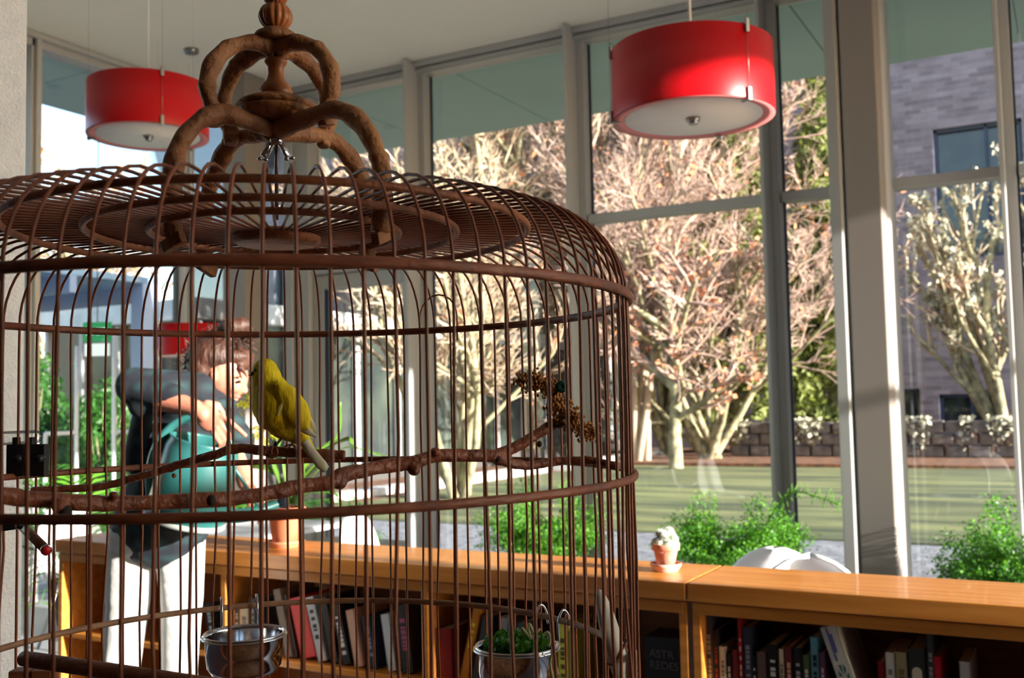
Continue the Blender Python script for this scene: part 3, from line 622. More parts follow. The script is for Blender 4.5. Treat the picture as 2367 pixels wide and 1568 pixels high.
for pts in (((668, 1165), (640, 1095), (600, 1075), (560, 1100), (520, 1130)), ((675, 1165), (690, 1100), (720, 1050), (760, 1010), (800, 930)), ((678, 1165), (720, 1060), (790, 1015), (850, 1030), (890, 1060)), ((680, 1165), (740, 1080), (800, 1035), (870, 1045), (900, 1075)),
            ((676, 1168), (700, 1110), (712, 1060), (700, 1010)), ((670, 1165), (665, 1110), (655, 1060)), ((682, 1168), (760, 1120), (800, 1160), (822, 1230)), ((665, 1165), (650, 1110), (640, 1060), (612, 1020)), ((672, 1165), (690, 1115), (735, 1060), (745, 1010))):
    q = [zz(x, y)+np.array([0, 1, 0])*random.uniform(-.03, .03)*i for i, (x, y) in enumerate(pts)]
    q = smooth_path(q, 5); k = len(q); MB().tube(q, [.004+.008*math.sin(PI*min(1, .12+.88*i/(k-1))) for i in range(k)], 6, flat=(1, .18)).build('leaf', 'leaf_strap', ot, Lp)
q = smooth_path([zz(672, 1165), zz(655, 1060), zz(610, 960), zz(585, 900), zz(555, 900)], 6); stem = MB().tube(q, .0025, 6).build('flower_stem', 'leaf_dark', ot, Lp)
for (x, y) in ((560, 915), (572, 925), (585, 950), (562, 955), (552, 968), (590, 985), (598, 1008), (586, 1012), (612, 1018), (630, 1008), (570, 935), (640, 1012), (556, 930), (604, 990)):
    c = zz(x, y)+rng.normal(size=3)*.006; m = MB(); tl = unit(rng.normal(size=(1, 3))+np.array([[.3, -1, 0]]))[0]; u = unit(np.cross(tl, [0, 0, 1.])[None])[0]; v = np.cross(tl, u)
    for k in range(5):
        a = 2*PI*k/5+random.random()*.3; d = u*math.cos(a)+v*math.sin(a)+tl*.25; e = u*-math.sin(a)+v*math.cos(a); L = .020
        m.add([c, c+d*L*.5+e*L*.28, c+d*L, c+d*L*.5-e*L*.28], [(0, 1, 2, 3)])
    m.ell(c+tl*.004, (.004,)*3, n=8, m=6); m.build('flower', 'orchid', ot, Lp)

# ------------------------------------------------------------------ white chairs behind the bookcase
def make_chair(loc, rz, label):
    t = thing('shell_chair', label, 'chair', loc, 'white shell chairs', rz)
    # local: back along +y edge, faces -y
    V = []; F = []; nu, nv = 16, 22
    for j in range(nv+1):
        s_ = j/nv; s_ = s_ if s_ < .6 else .6+.4*math.sin((s_-.6)/.4*PI/2)
        if s_ < .45: y = -.22+.40*s_/.45; z = .44-.02*math.sin(PI*s_/.45); hw = .22+.01*math.sin(s_*4)
        else:
            f = (s_-.45)/.55; a = min(1, f*3.2); y = .18+.10*math.sin(a*PI/2)*.6+.07*f; z = .44+.43*f*(1)-.02*(1-f); hw = .235*math.sqrt(max(0, 1-max(0, (f-.30)/.70)**2))+.0005; z = .42+.45*math.sin(min(1, f)*PI/2)**1.0 if False else .42+.45*f
        for i in range(nu+1):
            u = -1+2*i/nu; cup = .05*u*u*(1 if s_ < .45 else 1.2)
            if s_ < .45: V.append((u*hw, y, z+cup*.7))
            else: V.append((u*hw, y-cup*.9, z))
    for j in range(nv):
        for i in range(nu): a = j*(nu+1)+i; F.append((a, a+1, a+nu+2, a+nu+1))
    m = MB(); m.add(V, F, True); o = m.build('shell', 'white', t); so2 = o.modifiers.new('s', 'SOLIDIFY'); so2.thickness = .014; so2.offset = 0
    for sx in (-1, 1):
        for sy in (-1, 1): MB().tube([(sx*.12, sy*.12, .43), (sx*.21, sy*.22, 0)], .009, 8).build('leg', 'dull_steel', t)
    return t
c0 = make_chair((-1.08, 4.06, 0), PI+.25, 'white shell chair whose rounded back shows behind the cactus, the left of the pair')
CH = [((-.82, 3.40), .12, 'white shell chair with rounded back beside the big column, right of the pair'),
      ((-4.15, 3.62), .3, 'white shell chair behind the woman, nearest the bookcase'),
      ((-5.35, 4.3), 1.5, 'white shell chair beyond the woman, near the left windows'),
      ((-3.2, 4.5), 1.75, 'white shell chair behind the bookcase in the middle of the room')]
for (x, y), rz, lab in CH: dup(c0, (x, y, 0), rz, lab)

tw = thing('white_table', 'white table top showing over the bookcase left of the orchid pot', 'table', (-4.35, 4.55, 0)); L_ = (-4.35, 4.55, 0)
MB().bx(-4.85, -3.85, 4.2, 4.9, .715, .745, .01).build('table_top', 'white', tw, L_)
for x in (-4.78, -3.92):
    for y in (4.27, 4.83): MB().tube([(x, y, 0), (x, y, .715)], .018, 10).build('leg', 'dull_steel', tw, L_)
# ------------------------------------------------------------------ ferns in planters by the window, palm
def fern(cx, cy, ztop, zbase, rad, label, seed, dark=.4):
    r = np.random.default_rng(seed); t = thing('asparagus_fern', label, 'potted plant', (cx, cy, 0), 'asparagus ferns by the window'); L_ = (cx, cy, 0)
    MB().lathe([(.13, 0), (.15, .02), (.19, .30), (.20, .30), (.20, .33), (.18, .33), (.17, .28), (0, .28)], (cx, cy, 0), 28).build('planter', 'concrete', t, L_)
    n = 210; a = r.random(n)*2*PI; rr = rad*(.25+.95*r.random(n)**.8); h = (ztop-.3)*(.35+.75*r.random(n)**1.5)*(1-.3*(rr/rad)**2)*(1+.35*np.sin(a*2+seed))
    P = []; S0 = []; S1 = []
    for k in range(n):
        b = np.array([cx+.1*math.cos(a[k]), cy+.1*math.sin(a[k]), .3]); e = np.array([cx+rr[k]*math.cos(a[k]), cy+rr[k]*math.sin(a[k]), .3+h[k]]); mid = (b+e)/2+[0, 0, .18*h[k]+.06]
        tt = np.linspace(0, 1, 8)[:, None]; q = (1-tt)**2*b+2*tt*(1-tt)*mid+tt**2*e; S0.append(q[:-1]); S1.append(q[1:])
        m_ = 110; u = .3+.7*r.random((m_, 1)); c = (1-u)**2*b+2*u*(1-u)*mid+u**2*e; P.append(c+r.normal(size=(m_, 3))*[.028, .028, .02])
    S0 = np.concatenate(S0); S1 = np.concatenate(S1); segs('stems', S0, S1, np.full(len(S0), .0015), np.full(len(S0), .0012), 'leaf_dark', 3, parent=t, loc=L_, kind='stuff')
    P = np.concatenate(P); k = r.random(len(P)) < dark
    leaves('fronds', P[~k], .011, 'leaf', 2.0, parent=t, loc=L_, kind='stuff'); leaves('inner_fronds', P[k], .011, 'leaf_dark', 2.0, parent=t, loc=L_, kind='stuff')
    return t
fern(-3.33, 6.45, .76, .3, .42, 'bright green fern seen through the cage bars', 1)
f2 = fern(-1.98, 6.45, .70, .3, .44, 'bright green fern behind the potted cactus, with a long trailing tendril', 2)
fern(-.30, 6.35, .72, .3, .42, 'bright green fern at the right edge, right of the column', 3, .6)
q = smooth_path([onY(x, y, 6.4) for x, y in ((1770, 1215), (1790, 1180), (1820, 1145), (1850, 1138), (1900, 1152), (1942, 1166))], 8)
tm = MB(); tm.tube(q, .005, 5)
for i in range(3, len(q)-1, 2):
    for s_ in (-1, 1):
        d = np.array([random.uniform(-.02, .05), random.uniform(-.03, .03), s_*random.uniform(.03, .07)]); tm.tube([q[i], q[i]+d*.6, q[i]+d], [.0036, .003, .0015], 4)
tm.build('tendril', 'leaf', f2, (-1.98, 6.45, 0))
def palm(c, n, L, label, seed):
    r = random.Random(seed); t = thing('potted_palm', label, 'potted plant', c, 'potted palms'); L_ = tuple(c)
    MB().lathe([(.16, 0), (.22, .36), (.23, .36), (.23, .4), (.2, .4), (.19, .35), (0, .35)], c, 28).build('planter', 'black', t, L_)
    for k in range(n):
        a = 2*PI*k/n*2.4+r.random(); el = r.uniform(.5, 1.35); l = L*r.uniform(.7, 1.1); d = np.array([math.cos(a)*math.cos(el), math.sin(a)*math.cos(el), math.sin(el)])
        q = [np.array(c)+[0, 0, .36]+d*l*s_+np.array([math.cos(a), math.sin(a), 0])*l*.25*s_*s_-np.array([0, 0, 1])*l*.55*s_**2.2 for s_ in np.linspace(0, 1, 9)]
        m = MB(); m.tube(q, [.005*(1-.7*i/8) for i in range(9)], 5)
        for i in range(2, 9):
            for ss in (-1, 1):
                for f in (0, .5):
                    b = q[i] if f == 0 or i == 8 else (q[i]+q[i+1])/2; tdir = unit((q[i]-q[i-1])[None])[0]; sd_ = unit(np.cross(tdir, [0, 0, 1.])[None])[0]*ss
                    ll = .26*math.sin(PI*(.12+.8*i/9)); e = b+sd_*ll*.8+tdir*ll*.6-np.array([0, 0, .1])*ll*2; w_ = tdir*.012
                    mid = (b+e)/2+[0, 0, .02]; m.add([b, mid-w_, e, mid+w_], [(0, 1, 2, 3)])
        m.build('frond', 'leaf_dark' if k % 3 else 'leaf', t, L_)
palm((-6.0, 4.75, 0), 40, 1.6, 'big green potted palm by the left windows', 4)
palm((-5.25, 5.35, 0), 26, 1.2, 'smaller green potted palm right of the big one, behind the woman', 5)

# ------------------------------------------------------------------ pendant lamps
def pendant(c, label, angs, dia=.60, h=.262, cable=.006):
    R = dia/2; t = thing('pendant_lamp', label, 'lamp', c, 'red drum pendant lamps'); z0, z1 = -h/2, h/2
    toc = math.atan2(-c[1], -c[0])
    MB().lathe([(R, z0), (R, z1), (R-.004, z1), (R-.004, z0)], n=96, open_=True).build('shade', 'red', t)
    MB().lathe([(R-.004, z0), (R-.001, z0-.002), (R-.045, z0+.004), (R-.045, z0+.008), (R-.004, z0+.006)], n=96, open_=True).build('lower_rim', 'rim', t)
    MB().lathe([(0, z0+.003), (R-.045, z0+.003), (R-.045, z0+.009), (0, z0+.009)], n=96).build('diffuser', 'diffuser', t)
    MB().lathe([(0, z0-.022), (.016, z0-.022), (.018, z0-.018), (.018, z0-.012), (.026, z0-.008), (.026, z0+.002), (0, z0+.003)], n=24).build('center_knob', 'dull_steel', t)
    H = ZC-c[2]
    MB().tube([(0, 0, z1-.05), (0, 0, H)], cable, 8).build('power_cable', 'white', t)
    MB().lathe([(0, H-.03), (.06, H-.03), (.06, H), (0, H)], n=24).build('canopy', 'dull_steel', t)
    for a in angs:
        A = toc+math.radians(a); d = np.array([math.cos(A), math.sin(A), 0]); Rz = Matrix.Rotation(A, 3, 'Z')
        m = MB(); m.box(d*(R+.004)+[0, 0, z1-.005], (.012, .018, .05), Rz, .003); m.box(d*(R-.008)+[0, 0, z1+.01], (.03, .012, .004), Rz); m.build('clip', 'dull_steel', t)
        m = MB(); m.box(d*(R+.004)+[0, 0, z0+.012], (.012, .018, .05), Rz, .003); m.box(d*(R-.012)+[0, 0, z0-.008], (.04, .012, .004), Rz); m.build('clip', 'dull_steel', t)
        m = MB(); m.tube([tuple(d*(R+.006)+[0, 0, z0]), tuple(d*(R+.006)+[0, 0, z1])], .0012, 5); m.build('clip_rod', 'dull_steel', t)
        m = MB(); m.tube([tuple(d*(R+.006)+[0, 0, z1]), tuple(d*(R+.006)+[0, 0, H])], .0008, 5); m.build('hanging_wire', 'dull_steel', t)
    x = MB(); x.box((0, 0, z1-.06), (2*R-.02, .02, .012)); x.box((0, 0, z1-.06), (.02, 2*R-.02, .012)); x.build('spider', 'dull_steel', t)
pendant((-1.214, 3.637, 2.603), 'red drum pendant lamp hanging nearest, right of the cage crown', (40, 160, 280))
pendant((-4.113, 3.639, 2.959), 'red drum pendant lamp hanging left of the cage crown', (12, 132, 252), cable=.002)
pendant((-6.3, 6.02, 1.99), 'low red drum pendant lamp behind the head of the woman', (60, 180, 300), .58, .25, .002)
#PART2

# ------------------------------------------------------------------ the birdcage
CG = np.array([-.661, .739, 0.0]); RC = .33; FH = np.array([-math.sin(YAW), math.cos(YAW), 0])
cage = thing('birdcage', 'large round brown cane birdcage with a bough crown, filling the left foreground', 'birdcage', tuple(CG))
hA, hB, hC_ = 1.514, 1.3545, 1.180
def rodmesh(wob, seed, short=False):
    r = random.Random(seed); pts = [(RC, 0, .93), (RC, 0, 1.05), (RC+wob*r.uniform(-1, 1), wob*r.uniform(-1, 1), 1.18), (RC+wob*r.uniform(-1, 1), wob*r.uniform(-1, 1), 1.28), (RC, wob*.6*r.uniform(-1, 1), 1.40), (RC, 0, 1.49)]
    for a in np.linspace(.1, 1, 9)*PI/2: pts.append((.245+(RC-.245)*math.cos(a)**.8 if a < PI/2-.01 else .245, 0, 1.512+.080*math.sin(a)))
    pts += [(.17, 0, 1.5915), (.112, 0, 1.589)]+([] if short else [(.035, 0, 1.584)])
    return MB().tube(pts, .00142, 6, cap=False)
protos = [rodmesh(.0025, s_, s_ % 2 == 1).build('cane_rod', 'cane', cage).data for s_ in range(6)]
for o in list(cage.children): bpy.data.objects.remove(o)
NR = 96
for k in range(NR): o = link('cane_rod', protos[k % 6], cage); o.rotation_euler = (0, 0, 2*PI*(k+.71+random.uniform(-.04, .04))/NR)
def hoop(R, z, r, rz, m, name): return MB().torus((0, 0, z), R, r, 128, 10, rz).build(name, m, cage)
hoop(RC+.003, hA, .0028, .0042, 'hoop', 'shoulder_hoop'); hoop(RC-.0035, hA, .002, .0034, 'hoop', 'shoulder_hoop')
hoop(RC+.003, hB, .0027, .0036, 'hoop', 'middle_hoop'); hoop(RC-.003, hC_, .0028, .0034, 'pale_hoop', 'lower_hoop')
for R in (.2387, .171, .1155): hoop(R, 1.5868, .0032, .0034, 'roofcane', 'roof_hoop')
MB().lathe([(0, 1.576), (.036, 1.576), (.041, 1.579), (.041, 1.585), (.036, 1.588), (0, 1.588)], n=96, rib=.03, ribn=96).build('roof_disc', 'roofcane', cage)
a_ = MB()
for k in range(1): pass
# crown: boughs
def cr(dx, dy): return R0*dx+FH*dy
DIRS = {'FL': (-.70, -.72), 'FR': (.80, -.60), 'BL': (-.72, .70), 'BR': (.62, .78)}
def bough(prof, d, side, r, seed, name):
    rr = random.Random(seed); d = np.array(d)/np.hypot(*d); q = []
    for i, (a, z) in enumerate(prof): p = cr(d[0]*a, d[1]*a)+np.array([0, 0, z]); q.append(p+(rr.uniform(-1, 1)*np.array([d[1], -d[0], 0])*.003 if i > 1 else 0))
    q = smooth_path(q, 7); k = len(q); ph = rr.random()*6; R = [r*(1+.10*math.sin(i*.30+ph)+.06*math.sin(i*.9+ph)) for i in range(k)]
    mb = MB().tube(q, R, 14)
    for j in (k//3, 2*k//3): mb.ell(q[j]+np.array([0, 0, .002]), (r*1.18, r*1.18, r*.7), n=10, m=6)
    me = remeshed(mb, .0016, 4); me.materials.append(MT['bough']); return link(name, me, cage)
low = [(.004, 1.686), (.035, 1.690), (.066, 1.692), (.090, 1.680), (.110, 1.657), (.118, 1.628), (.119, 1.600), (.117, 1.572)]
LF = {'FL': .90, 'FR': 1.17, 'BL': 1.12, 'BR': 1.0}
for i, (n_, d) in enumerate(DIRS.items()): bough([(a*LF[n_], z) for a, z in low], d, 1, .0087, 10+i, 'lower_bough')
upp = [(.003, 1.766), (.024, 1.768), (.047, 1.758), (.063, 1.738), (.068, 1.715), (.063, 1.697), (.060, 1.682)]
for i, (n_, d) in enumerate({'a': (-.78, -.62), 'b': (.86, -.50), 'c': (-.86, .50), 'd': (.60, .80)}.items()): bough(upp, d, 1, .0080, 30+i, 'upper_bough')
for n_, d in DIRS.items():
    dd = np.array(d)/np.hypot(*d); p = cr(*(dd*.117*LF[n_]))+np.array([0, 0, 1.568]); an = math.atan2(cr(*dd)[1], cr(*dd)[0])
    MB().box(p, (.008, .024, .011), Matrix.Rotation(an+.3, 3, 'Z') @ Matrix.Rotation(.35, 3, 'X'), .001).build('wedge_peg', 'bough', cage)
MB().lathe([(0, 1.694), (.018, 1.695), (.034, 1.701), (.037, 1.704), (.036, 1.706), (0, 1.707)], n=48).build('lower_plate', 'bough', cage)
MB().lathe([(0, 1.707), (.031, 1.707), (.038, 1.709), (.0365, 1.712), (.026, 1.717), (.012, 1.719), (0, 1.719)], n=48).build('upper_plate', 'bough', cage)
MB().lathe([(0, 1.717), (.013, 1.717), (.0155, 1.721), (.0157, 1.725), (.0133, 1.730), (.0090, 1.735), (.0072, 1.741), (.0076, 1.748), (.0102, 1.7515), (.0108, 1.754), (.0092, 1.756), (0, 1.756)], n=36).build('turned_vase', 'turned', cage)
MB().lathe([(0, 1.773), (.021, 1.773), (.0222, 1.776), (.019, 1.781), (.012, 1.785), (.0065, 1.787), (0, 1.787)], n=36).build('cap_dome', 'bough', cage)
def bulb(z0, r, h, name):
    p = [(.006, z0)]+[(r*math.sin(a)**.8 if a < PI else .004, z0+h*(1-math.cos(a))/2) for a in np.linspace(.35, PI-.25, 14)]; return MB().lathe(p, n=72, rib=.16, ribn=14).build(name, 'turned', cage)
bulb(1.785, .0142, .026, 'ribbed_bulb'); bulb(1.808, .0105, .022, 'ribbed_bulb'); bulb(1.828, .007, .016, 'ribbed_bulb')
MB().lathe([(.0026, 1.842), (.006, 1.846), (.003, 1.852), (.0045, 1.858), (0, 1.866)], n=20).build('finial_tip', 'turned', cage)
MB().tube([(0, 0, 1.60), (0, 0, 1.79)], .0019, 10).build('threaded_rod', 'dull_steel', cage)
wn_ = MB(); wn_.lathe([(.0, 1.672), (.006, 1.672), (.007, 1.680), (0, 1.681)], n=16)
for s_ in (-1, 1):
    pts = [cr(s_*.003, 0)+[0, 0, 1.678], cr(s_*.007, 0)+[0, 0, 1.669], cr(s_*.012, 0)+[0, 0, 1.661]]; wn_.tube(pts, [.0030, .0042, .0050], 10, flat=(1, .5)); wn_.ell(cr(s_*.0155, -.001)+[0, 0, 1.6590], (.003, .003, .002), n=8, m=6); wn_.ell(cr(s_*.010, -.001)+[0, 0, 1.6580], (.003, .003, .002), n=8, m=6)
wn_.build('wing_nut', 'steel', cage)
MB().torus((0, 0, .945), RC+.004, .010, 96, 8, .028).build('base_hoop', 'hoop', cage)
MB().lathe([(0, .915), (RC, .915), (RC, .925), (0, .925)], n=64).build('floor_tray', 'bough', cage)
for k in range(4):
    a = PI/4+k*PI/2; MB().tube([(.27*math.cos(a), .27*math.sin(a), .92), (.31*math.cos(a), .31*math.sin(a), .4), (.33*math.cos(a), .33*math.sin(a), 0)], [.014, .013, .012], 12).build('leg', 'bough', cage)
# small bent rod of the door on the far side
def cagept(px, h):     # point of the far wall of the cage seen at column px, height h
    best = None
    for a in np.linspace(0, 2*PI, 1441):
        p = CG+np.array([RC*math.cos(a), RC*math.sin(a), h]); dz = float((p-EYE)@FW)
        x = CX+FPX*float((p-EYE)@RT)/dz
        if np.dot((p-CG)[:2], FH[:2]) > -.11 and (best is None or abs(x-px) < best[0]): best = (abs(x-px), a, p)
    return best[1], best[2]
aL, _ = cagept(970, 1.55); aR, _ = cagept(1055, 1.55)
MB().tube([(RC*math.cos(a), RC*math.sin(a), z) for a, z in [(aL, 1.50), (aL, 1.53)]+[(aL+(aR-aL)*(.5-.5*math.cos(t)), 1.53+.028*math.sin(t)) for t in np.linspace(.2, PI-.2, 9)]+[(aR, 1.53), (aR, 1.50)]], .0011, 6).build('door_arch', 'cane', cage)

# ------------------------------------------------------------------ perches
def branch(name, label, runs, knots, m='bark', group='natural branch perches in the cage'):
    loc = runs[0][0][0]; mb = MB()
    for pts, rad in runs:
        q = smooth_path(pts, 8); k = len(q); R = np.interp(np.linspace(0, 1, k), np.linspace(0, 1, len(rad)), rad)
        q = [p+rng.normal(size=3)*.0003 for p in q]; R = [r*(1+.05*math.sin(i*.7)+random.uniform(-.02, .02)) for i, r in enumerate(R)]; mb.tube(q, R, 14)
    for c, r in knots: mb.ell(c, (r, r, r*.9), n=10, m=8)
    me = remeshed(mb, .0015, 3); me.materials.append(MT[m])
    me.transform(Matrix.Translation(-Vector(loc))); t = link(name, me, None, tuple(loc), label, 'perch', group); return t
Z = lambda l: [at(x, y, z) for x, y, z in l]
main = Z([(-70, 1135, .68), (0, 1144, .70), (100, 1157, .72), (300, 1164, .76), (560, 1150, .80), (700, 1124, .83), (758, 1117, .84), (800, 1096, .85), (900, 1077, .88), (960, 1068, .89), (1000, 1056, .90), (1100, 1053, .92), (1155, 1055, .93)])
f1 = Z([(1140, 1056, .93), (1190, 1035, .94), (1240, 1005, .95), (1292, 972, .96)]); f2_ = Z([(1140, 1056, .93), (1175, 1070, .935), (1230, 1076, .95), (1300, 1066, .96), (1370, 1066, .955), (1432, 1080, .945)])
pb = branch('branch_perch', 'long thick forked branch perch crossing the front of the cage', [(main, [.0064, .0062, .0060, .0064, .0063, .0058, .0058]), (f1, [.0058, .0052, .0050]), (f2_, [.0056, .0044, .0042, .0038])],
            Z2 := [(at(140, 1170, .715), .0068), (at(785, 1116, .845), .0066), (at(957, 1088, .885), .0056), (at(1006, 1046, .895), .0052), (at(262, 1146, .745), .004)])
MT['knot'] = mat('dark_knot', (44, 26, 20), .8)
for x, y, z, r in ((488, 1157, .770, .0036), (150, 1182, .714, .0046), (1247, 1027, .948, .0025), (1150, 1060, .925, .003)): MB().ell(at(x, y, z), (r, r, r*1.2), n=10, m=8).build('dark_knot', 'knot', pb, tuple(main[0]))
rear = Z([(70, 1134, .985), (130, 1131, .99), (230, 1126, 1.0), (330, 1100, 1.005), (430, 1070, 1.005), (500, 1050, 1.0), (545, 1037, 1.0), (600, 1041, 1.0), (660, 1046, 1.0), (730, 1050, 1.0), (797, 1052, 1.0)])
branch('branch_perch', 'thinner curved branch perch on which the canary sits', [(rear, [.0032, .0038, .0042, .0046, .0050, .0050, .0050])], [(at(402, 1100, 1.005), .003), (at(755, 1054, 1.0), .0052), (at(540, 1039, 1.0), .0060), (at(628, 1050, 1.0), .0058)])
# thick dowel and blocks low on the left
d0, d1 = at(54, 1523, 1.03), at(660, 1612, .90); MT['dowel'] = mat('dark_dowel', (112, 66, 44), .45, (92, 52, 34), 40, bump=.3, bscale=120)
t = thing('dowel_perch', 'thick straight dark dowel perch low on the left of the cage', 'perch', d0)
ax = unit((d1-d0)[None])[0]; MB().tube([d0-ax*.002, d0, d0+ax*.01, d1], [.0060, .0075, .0078, .0078], 24).build('dowel', 'dowel', t, tuple(d0))
tb = MB(); 
for s_ in np.linspace(.30, .98, 60): tb.torus((0, 0, 0), 1, 1, 3, 3) if False else None
p0 = at(78, 1606, 1.05); t = thing('wooden_block', 'pair of small reddish wooden blocks under the thick dowel', 'block', p0)
RZc = Matrix.Rotation(YAW, 3, 'Z'); MT['redwood'] = mat('reddish_wood', (150, 96, 66), .55, (120, 70, 46), 20, stretch=(1, 1, 4))
for dx in (-.0115, .0115): MB().box(p0+R0*dx, (.021, .02, .052), RZc, .0015).build('block', 'redwood', t, tuple(p0))
# red-ended rod perch
e0, e1 = at(40, 1205, 1.06), at(107, 1272, .965); t = thing('rod_perch', 'short brown rod perch with a red end cap, left of the cage', 'perch', e0); ax = unit((e1-e0)[None])[0]
MB().tube([e0, e1], .0046, 20).build('rod', 'dowel', t, tuple(e0)); MT['redcap'] = mat('red_cap', (190, 20, 30), .4)
MB().lathe([(.0046, -.003), (.0052, -.001), (.0052, .0008), (.0046, .001)], e1, 20, ax).build('metal_ring', 'steel', t, tuple(e0)); MB().lathe([(0, .0008), (.0044, .0010), (.0042, .0018), (0, .002)], e1, 20, ax).build('end_cap', 'redcap', t, tuple(e0))
# black feeder holder with clear tube
fc0 = at(64, 1060, 1.09); t = thing('seed_feeder', 'black plastic holder with two pegs and a clear tube, left cage edge', 'feeder', fc0); Lf = tuple(fc0)
for x in (40, 88):
    c = at(x, 1064, 1.09); MB().box(c, (.0185, .012, .034), RZc, .001).build('black_plate', 'black', t, Lf)
    c2_ = at(x+6, 1060, 1.083); MB().tube([c2_+FH*.004, c2_-FH*.008], .0042, 16).build('peg', 'black', t, Lf)
    MB().box(at(x-2 if x < 60 else x-16, 1026, 1.09), (.006, .008, .014), RZc @ Matrix.Rotation(.0, 3, 'Y'), .001).build('clip_hook', 'black', t, Lf)
MB().box(at(64, 1066, 1.097), (.036, .008, .030), RZc, .001).build('back_plate', 'black', t, Lf)
q = [at(-60, 1018, 1.10), at(20, 1013, 1.10), at(80, 1010, 1.10), at(93, 1011, 1.10), at(97, 1012, 1.10)]; MB().tube(q, [.0075, .0075, .0075, .006, .003], 20).build('clear_tube', 'clear', t, Lf)
c = at(0, 1214, 1.02); t = thing('black_clamp', 'small black clamp at the left edge above the rod perch', 'clamp', c); MB().box(c, (.036, .012, .013), RZc @ Matrix.Rotation(-.12, 3, 'Y'), .002).tube([c+R0*.017-[0, 0, .001], c+R0*.021-[0, 0, .003], c+R0*.024+[0, 0, .001]], [.003, .002, .001], 8).build('clamp_body', 'black', t, tuple(c))

# ------------------------------------------------------------------ steel cups on hooks
def cup(px, ia, label, hooks, rc, hc, filled):
    a, p = cagept(px, hC_); rad = np.array([math.cos(a), math.sin(a), 0]); ta = np.array([-math.sin(a), math.cos(a), 0])
    c = CG+rad*(RC-.010-rc)+np.array([0, 0, hC_-.021]); t = thing('steel_cup', label, 'cup', c, 'steel cups hooked on the cage'); L_ = tuple(c)
    prof = [(rc*.60, -hc), (rc*.80, -hc*.97), (rc*.90, -hc*.82), (rc*.94, -hc*.5), (rc*.95, -.004), (rc*1.0, -.003), (rc*1.02, -.0012), (rc*1.0, .0008), (rc*.95, .0), (rc*.93, -.004), (rc*.92, -hc*.5), (rc*.86, -hc*.85), (0, -hc*.94)]
    MB().lathe([(0, -hc)]+prof, c, 64).build('bowl', 'steel', t, L_)
    MB().torus(c-np.array([0, 0, .0035]), rc*1.03, .0012, 64, 8).build('holder_ring', 'steel', t, L_)
    for s_ in hooks:
        b = CG+rad*(RC-.012)+ta*s_+np.array([0, 0, hC_-.024]); tp = np.array([0, 0, 1])
        q = smooth_path([b, b+tp*.022-rad*.001, b+tp*.034+rad*.004, b+tp*.036+rad*.009, b+tp*.028+rad*.015, b+tp*.014+rad*.017], 5); MB().tube(q, .0013, 8).build('hook', 'steel', t, L_)
    return t, c
k1, kc1 = cup(552, 0, 'left empty steel cup hooked over the lower hoop in front of the books', (-.021, .021), .047, .046, False)
k2, kc2 = cup(1285, 0, 'right steel cup filled with chopped greens and sprouts', (-.020, .020), .045, .050, True)
g = MB(); pts = kc2+np.stack([rng.uniform(-.034, .036, 900), rng.uniform(-.034, .034, 900), rng.uniform(-.012, .010, 900)], 1); pts = pts[np.hypot(pts[:, 0]-kc2[0], pts[:, 1]-kc2[1]) < .037]
gr = thing('chopped_greens', 'dark green chopped leaves heaped in the right steel cup', 'food', kc2); leaves('greens', pts, .0065, 'leaf_dark', 1.5, parent=gr, loc=tuple(kc2), kind='stuff')
MT['sprout'] = translucent('pale_sprout', (206, 208, 160), .5, .3); sp_ = thing('bean_sprouts', 'pale curly sprouts on the greens, hanging over the rim of the right steel cup', 'food', kc2)
dz_ = float((kc2-EYE)@FW)
for l in (((1228, 1478), (1215, 1462), (1207, 1452)), ((1228, 1478), (1222, 1455), (1224, 1443), (1230, 1455), (1236, 1470)), ((1230, 1475), (1240, 1462), (1248, 1455)), ((1262, 1462), (1275, 1475), (1280, 1500), (1272, 1530), (1278, 1568)), ((1284, 1484), (1276, 1505), (1282, 1530), (1290, 1560)), ((1255, 1470), (1266, 1462), (1272, 1480), (1268, 1496))):
    MB().tube(smooth_path([at(x, y, dz_-.04) for x, y in l], 5), .0014, 7).build('sprout', 'sprout', sp_, tuple(kc2))
# cuttlebone
cbp = at(1418, 1490, .965); MT['bone'] = mat('cuttlebone', (214, 212, 208), .7, (176, 172, 168), 40, bump=.3)
t = thing('cuttlebone', 'long white cuttlebone on the right side of the cage', 'cuttlebone', cbp); axc = unit((at(1452, 1610, .96)-at(1390, 1378, .965))[None])[0]
Rq = Vector((0, 0, 1)).rotation_difference(Vector(axc)).to_matrix(); MB().ell(cbp, (.0105, .007, .053), Rq, 20, 18).build('bone', 'bone', t, tuple(cbp))
MB().tube(smooth_path([at(1396, 1530, .945), at(1418, 1535, .945), at(1438, 1500, .945), at(1452, 1478, .95)], 5), .0016, 8).build('holder_wire', 'dowel', t, tuple(cbp))
t = thing('mineral_block', 'beige rounded mineral block right of the cuttlebone, at the edge of the cage', 'block', at(1463, 1558, .945)); MB().ell(at(1463, 1558, .945), (.007, .007, .026), None, 18, 14).build('block', mat('beige_block', (170, 136, 112), .8, bump=.3, bscale=90), t, tuple(at(1463, 1558, .945)))

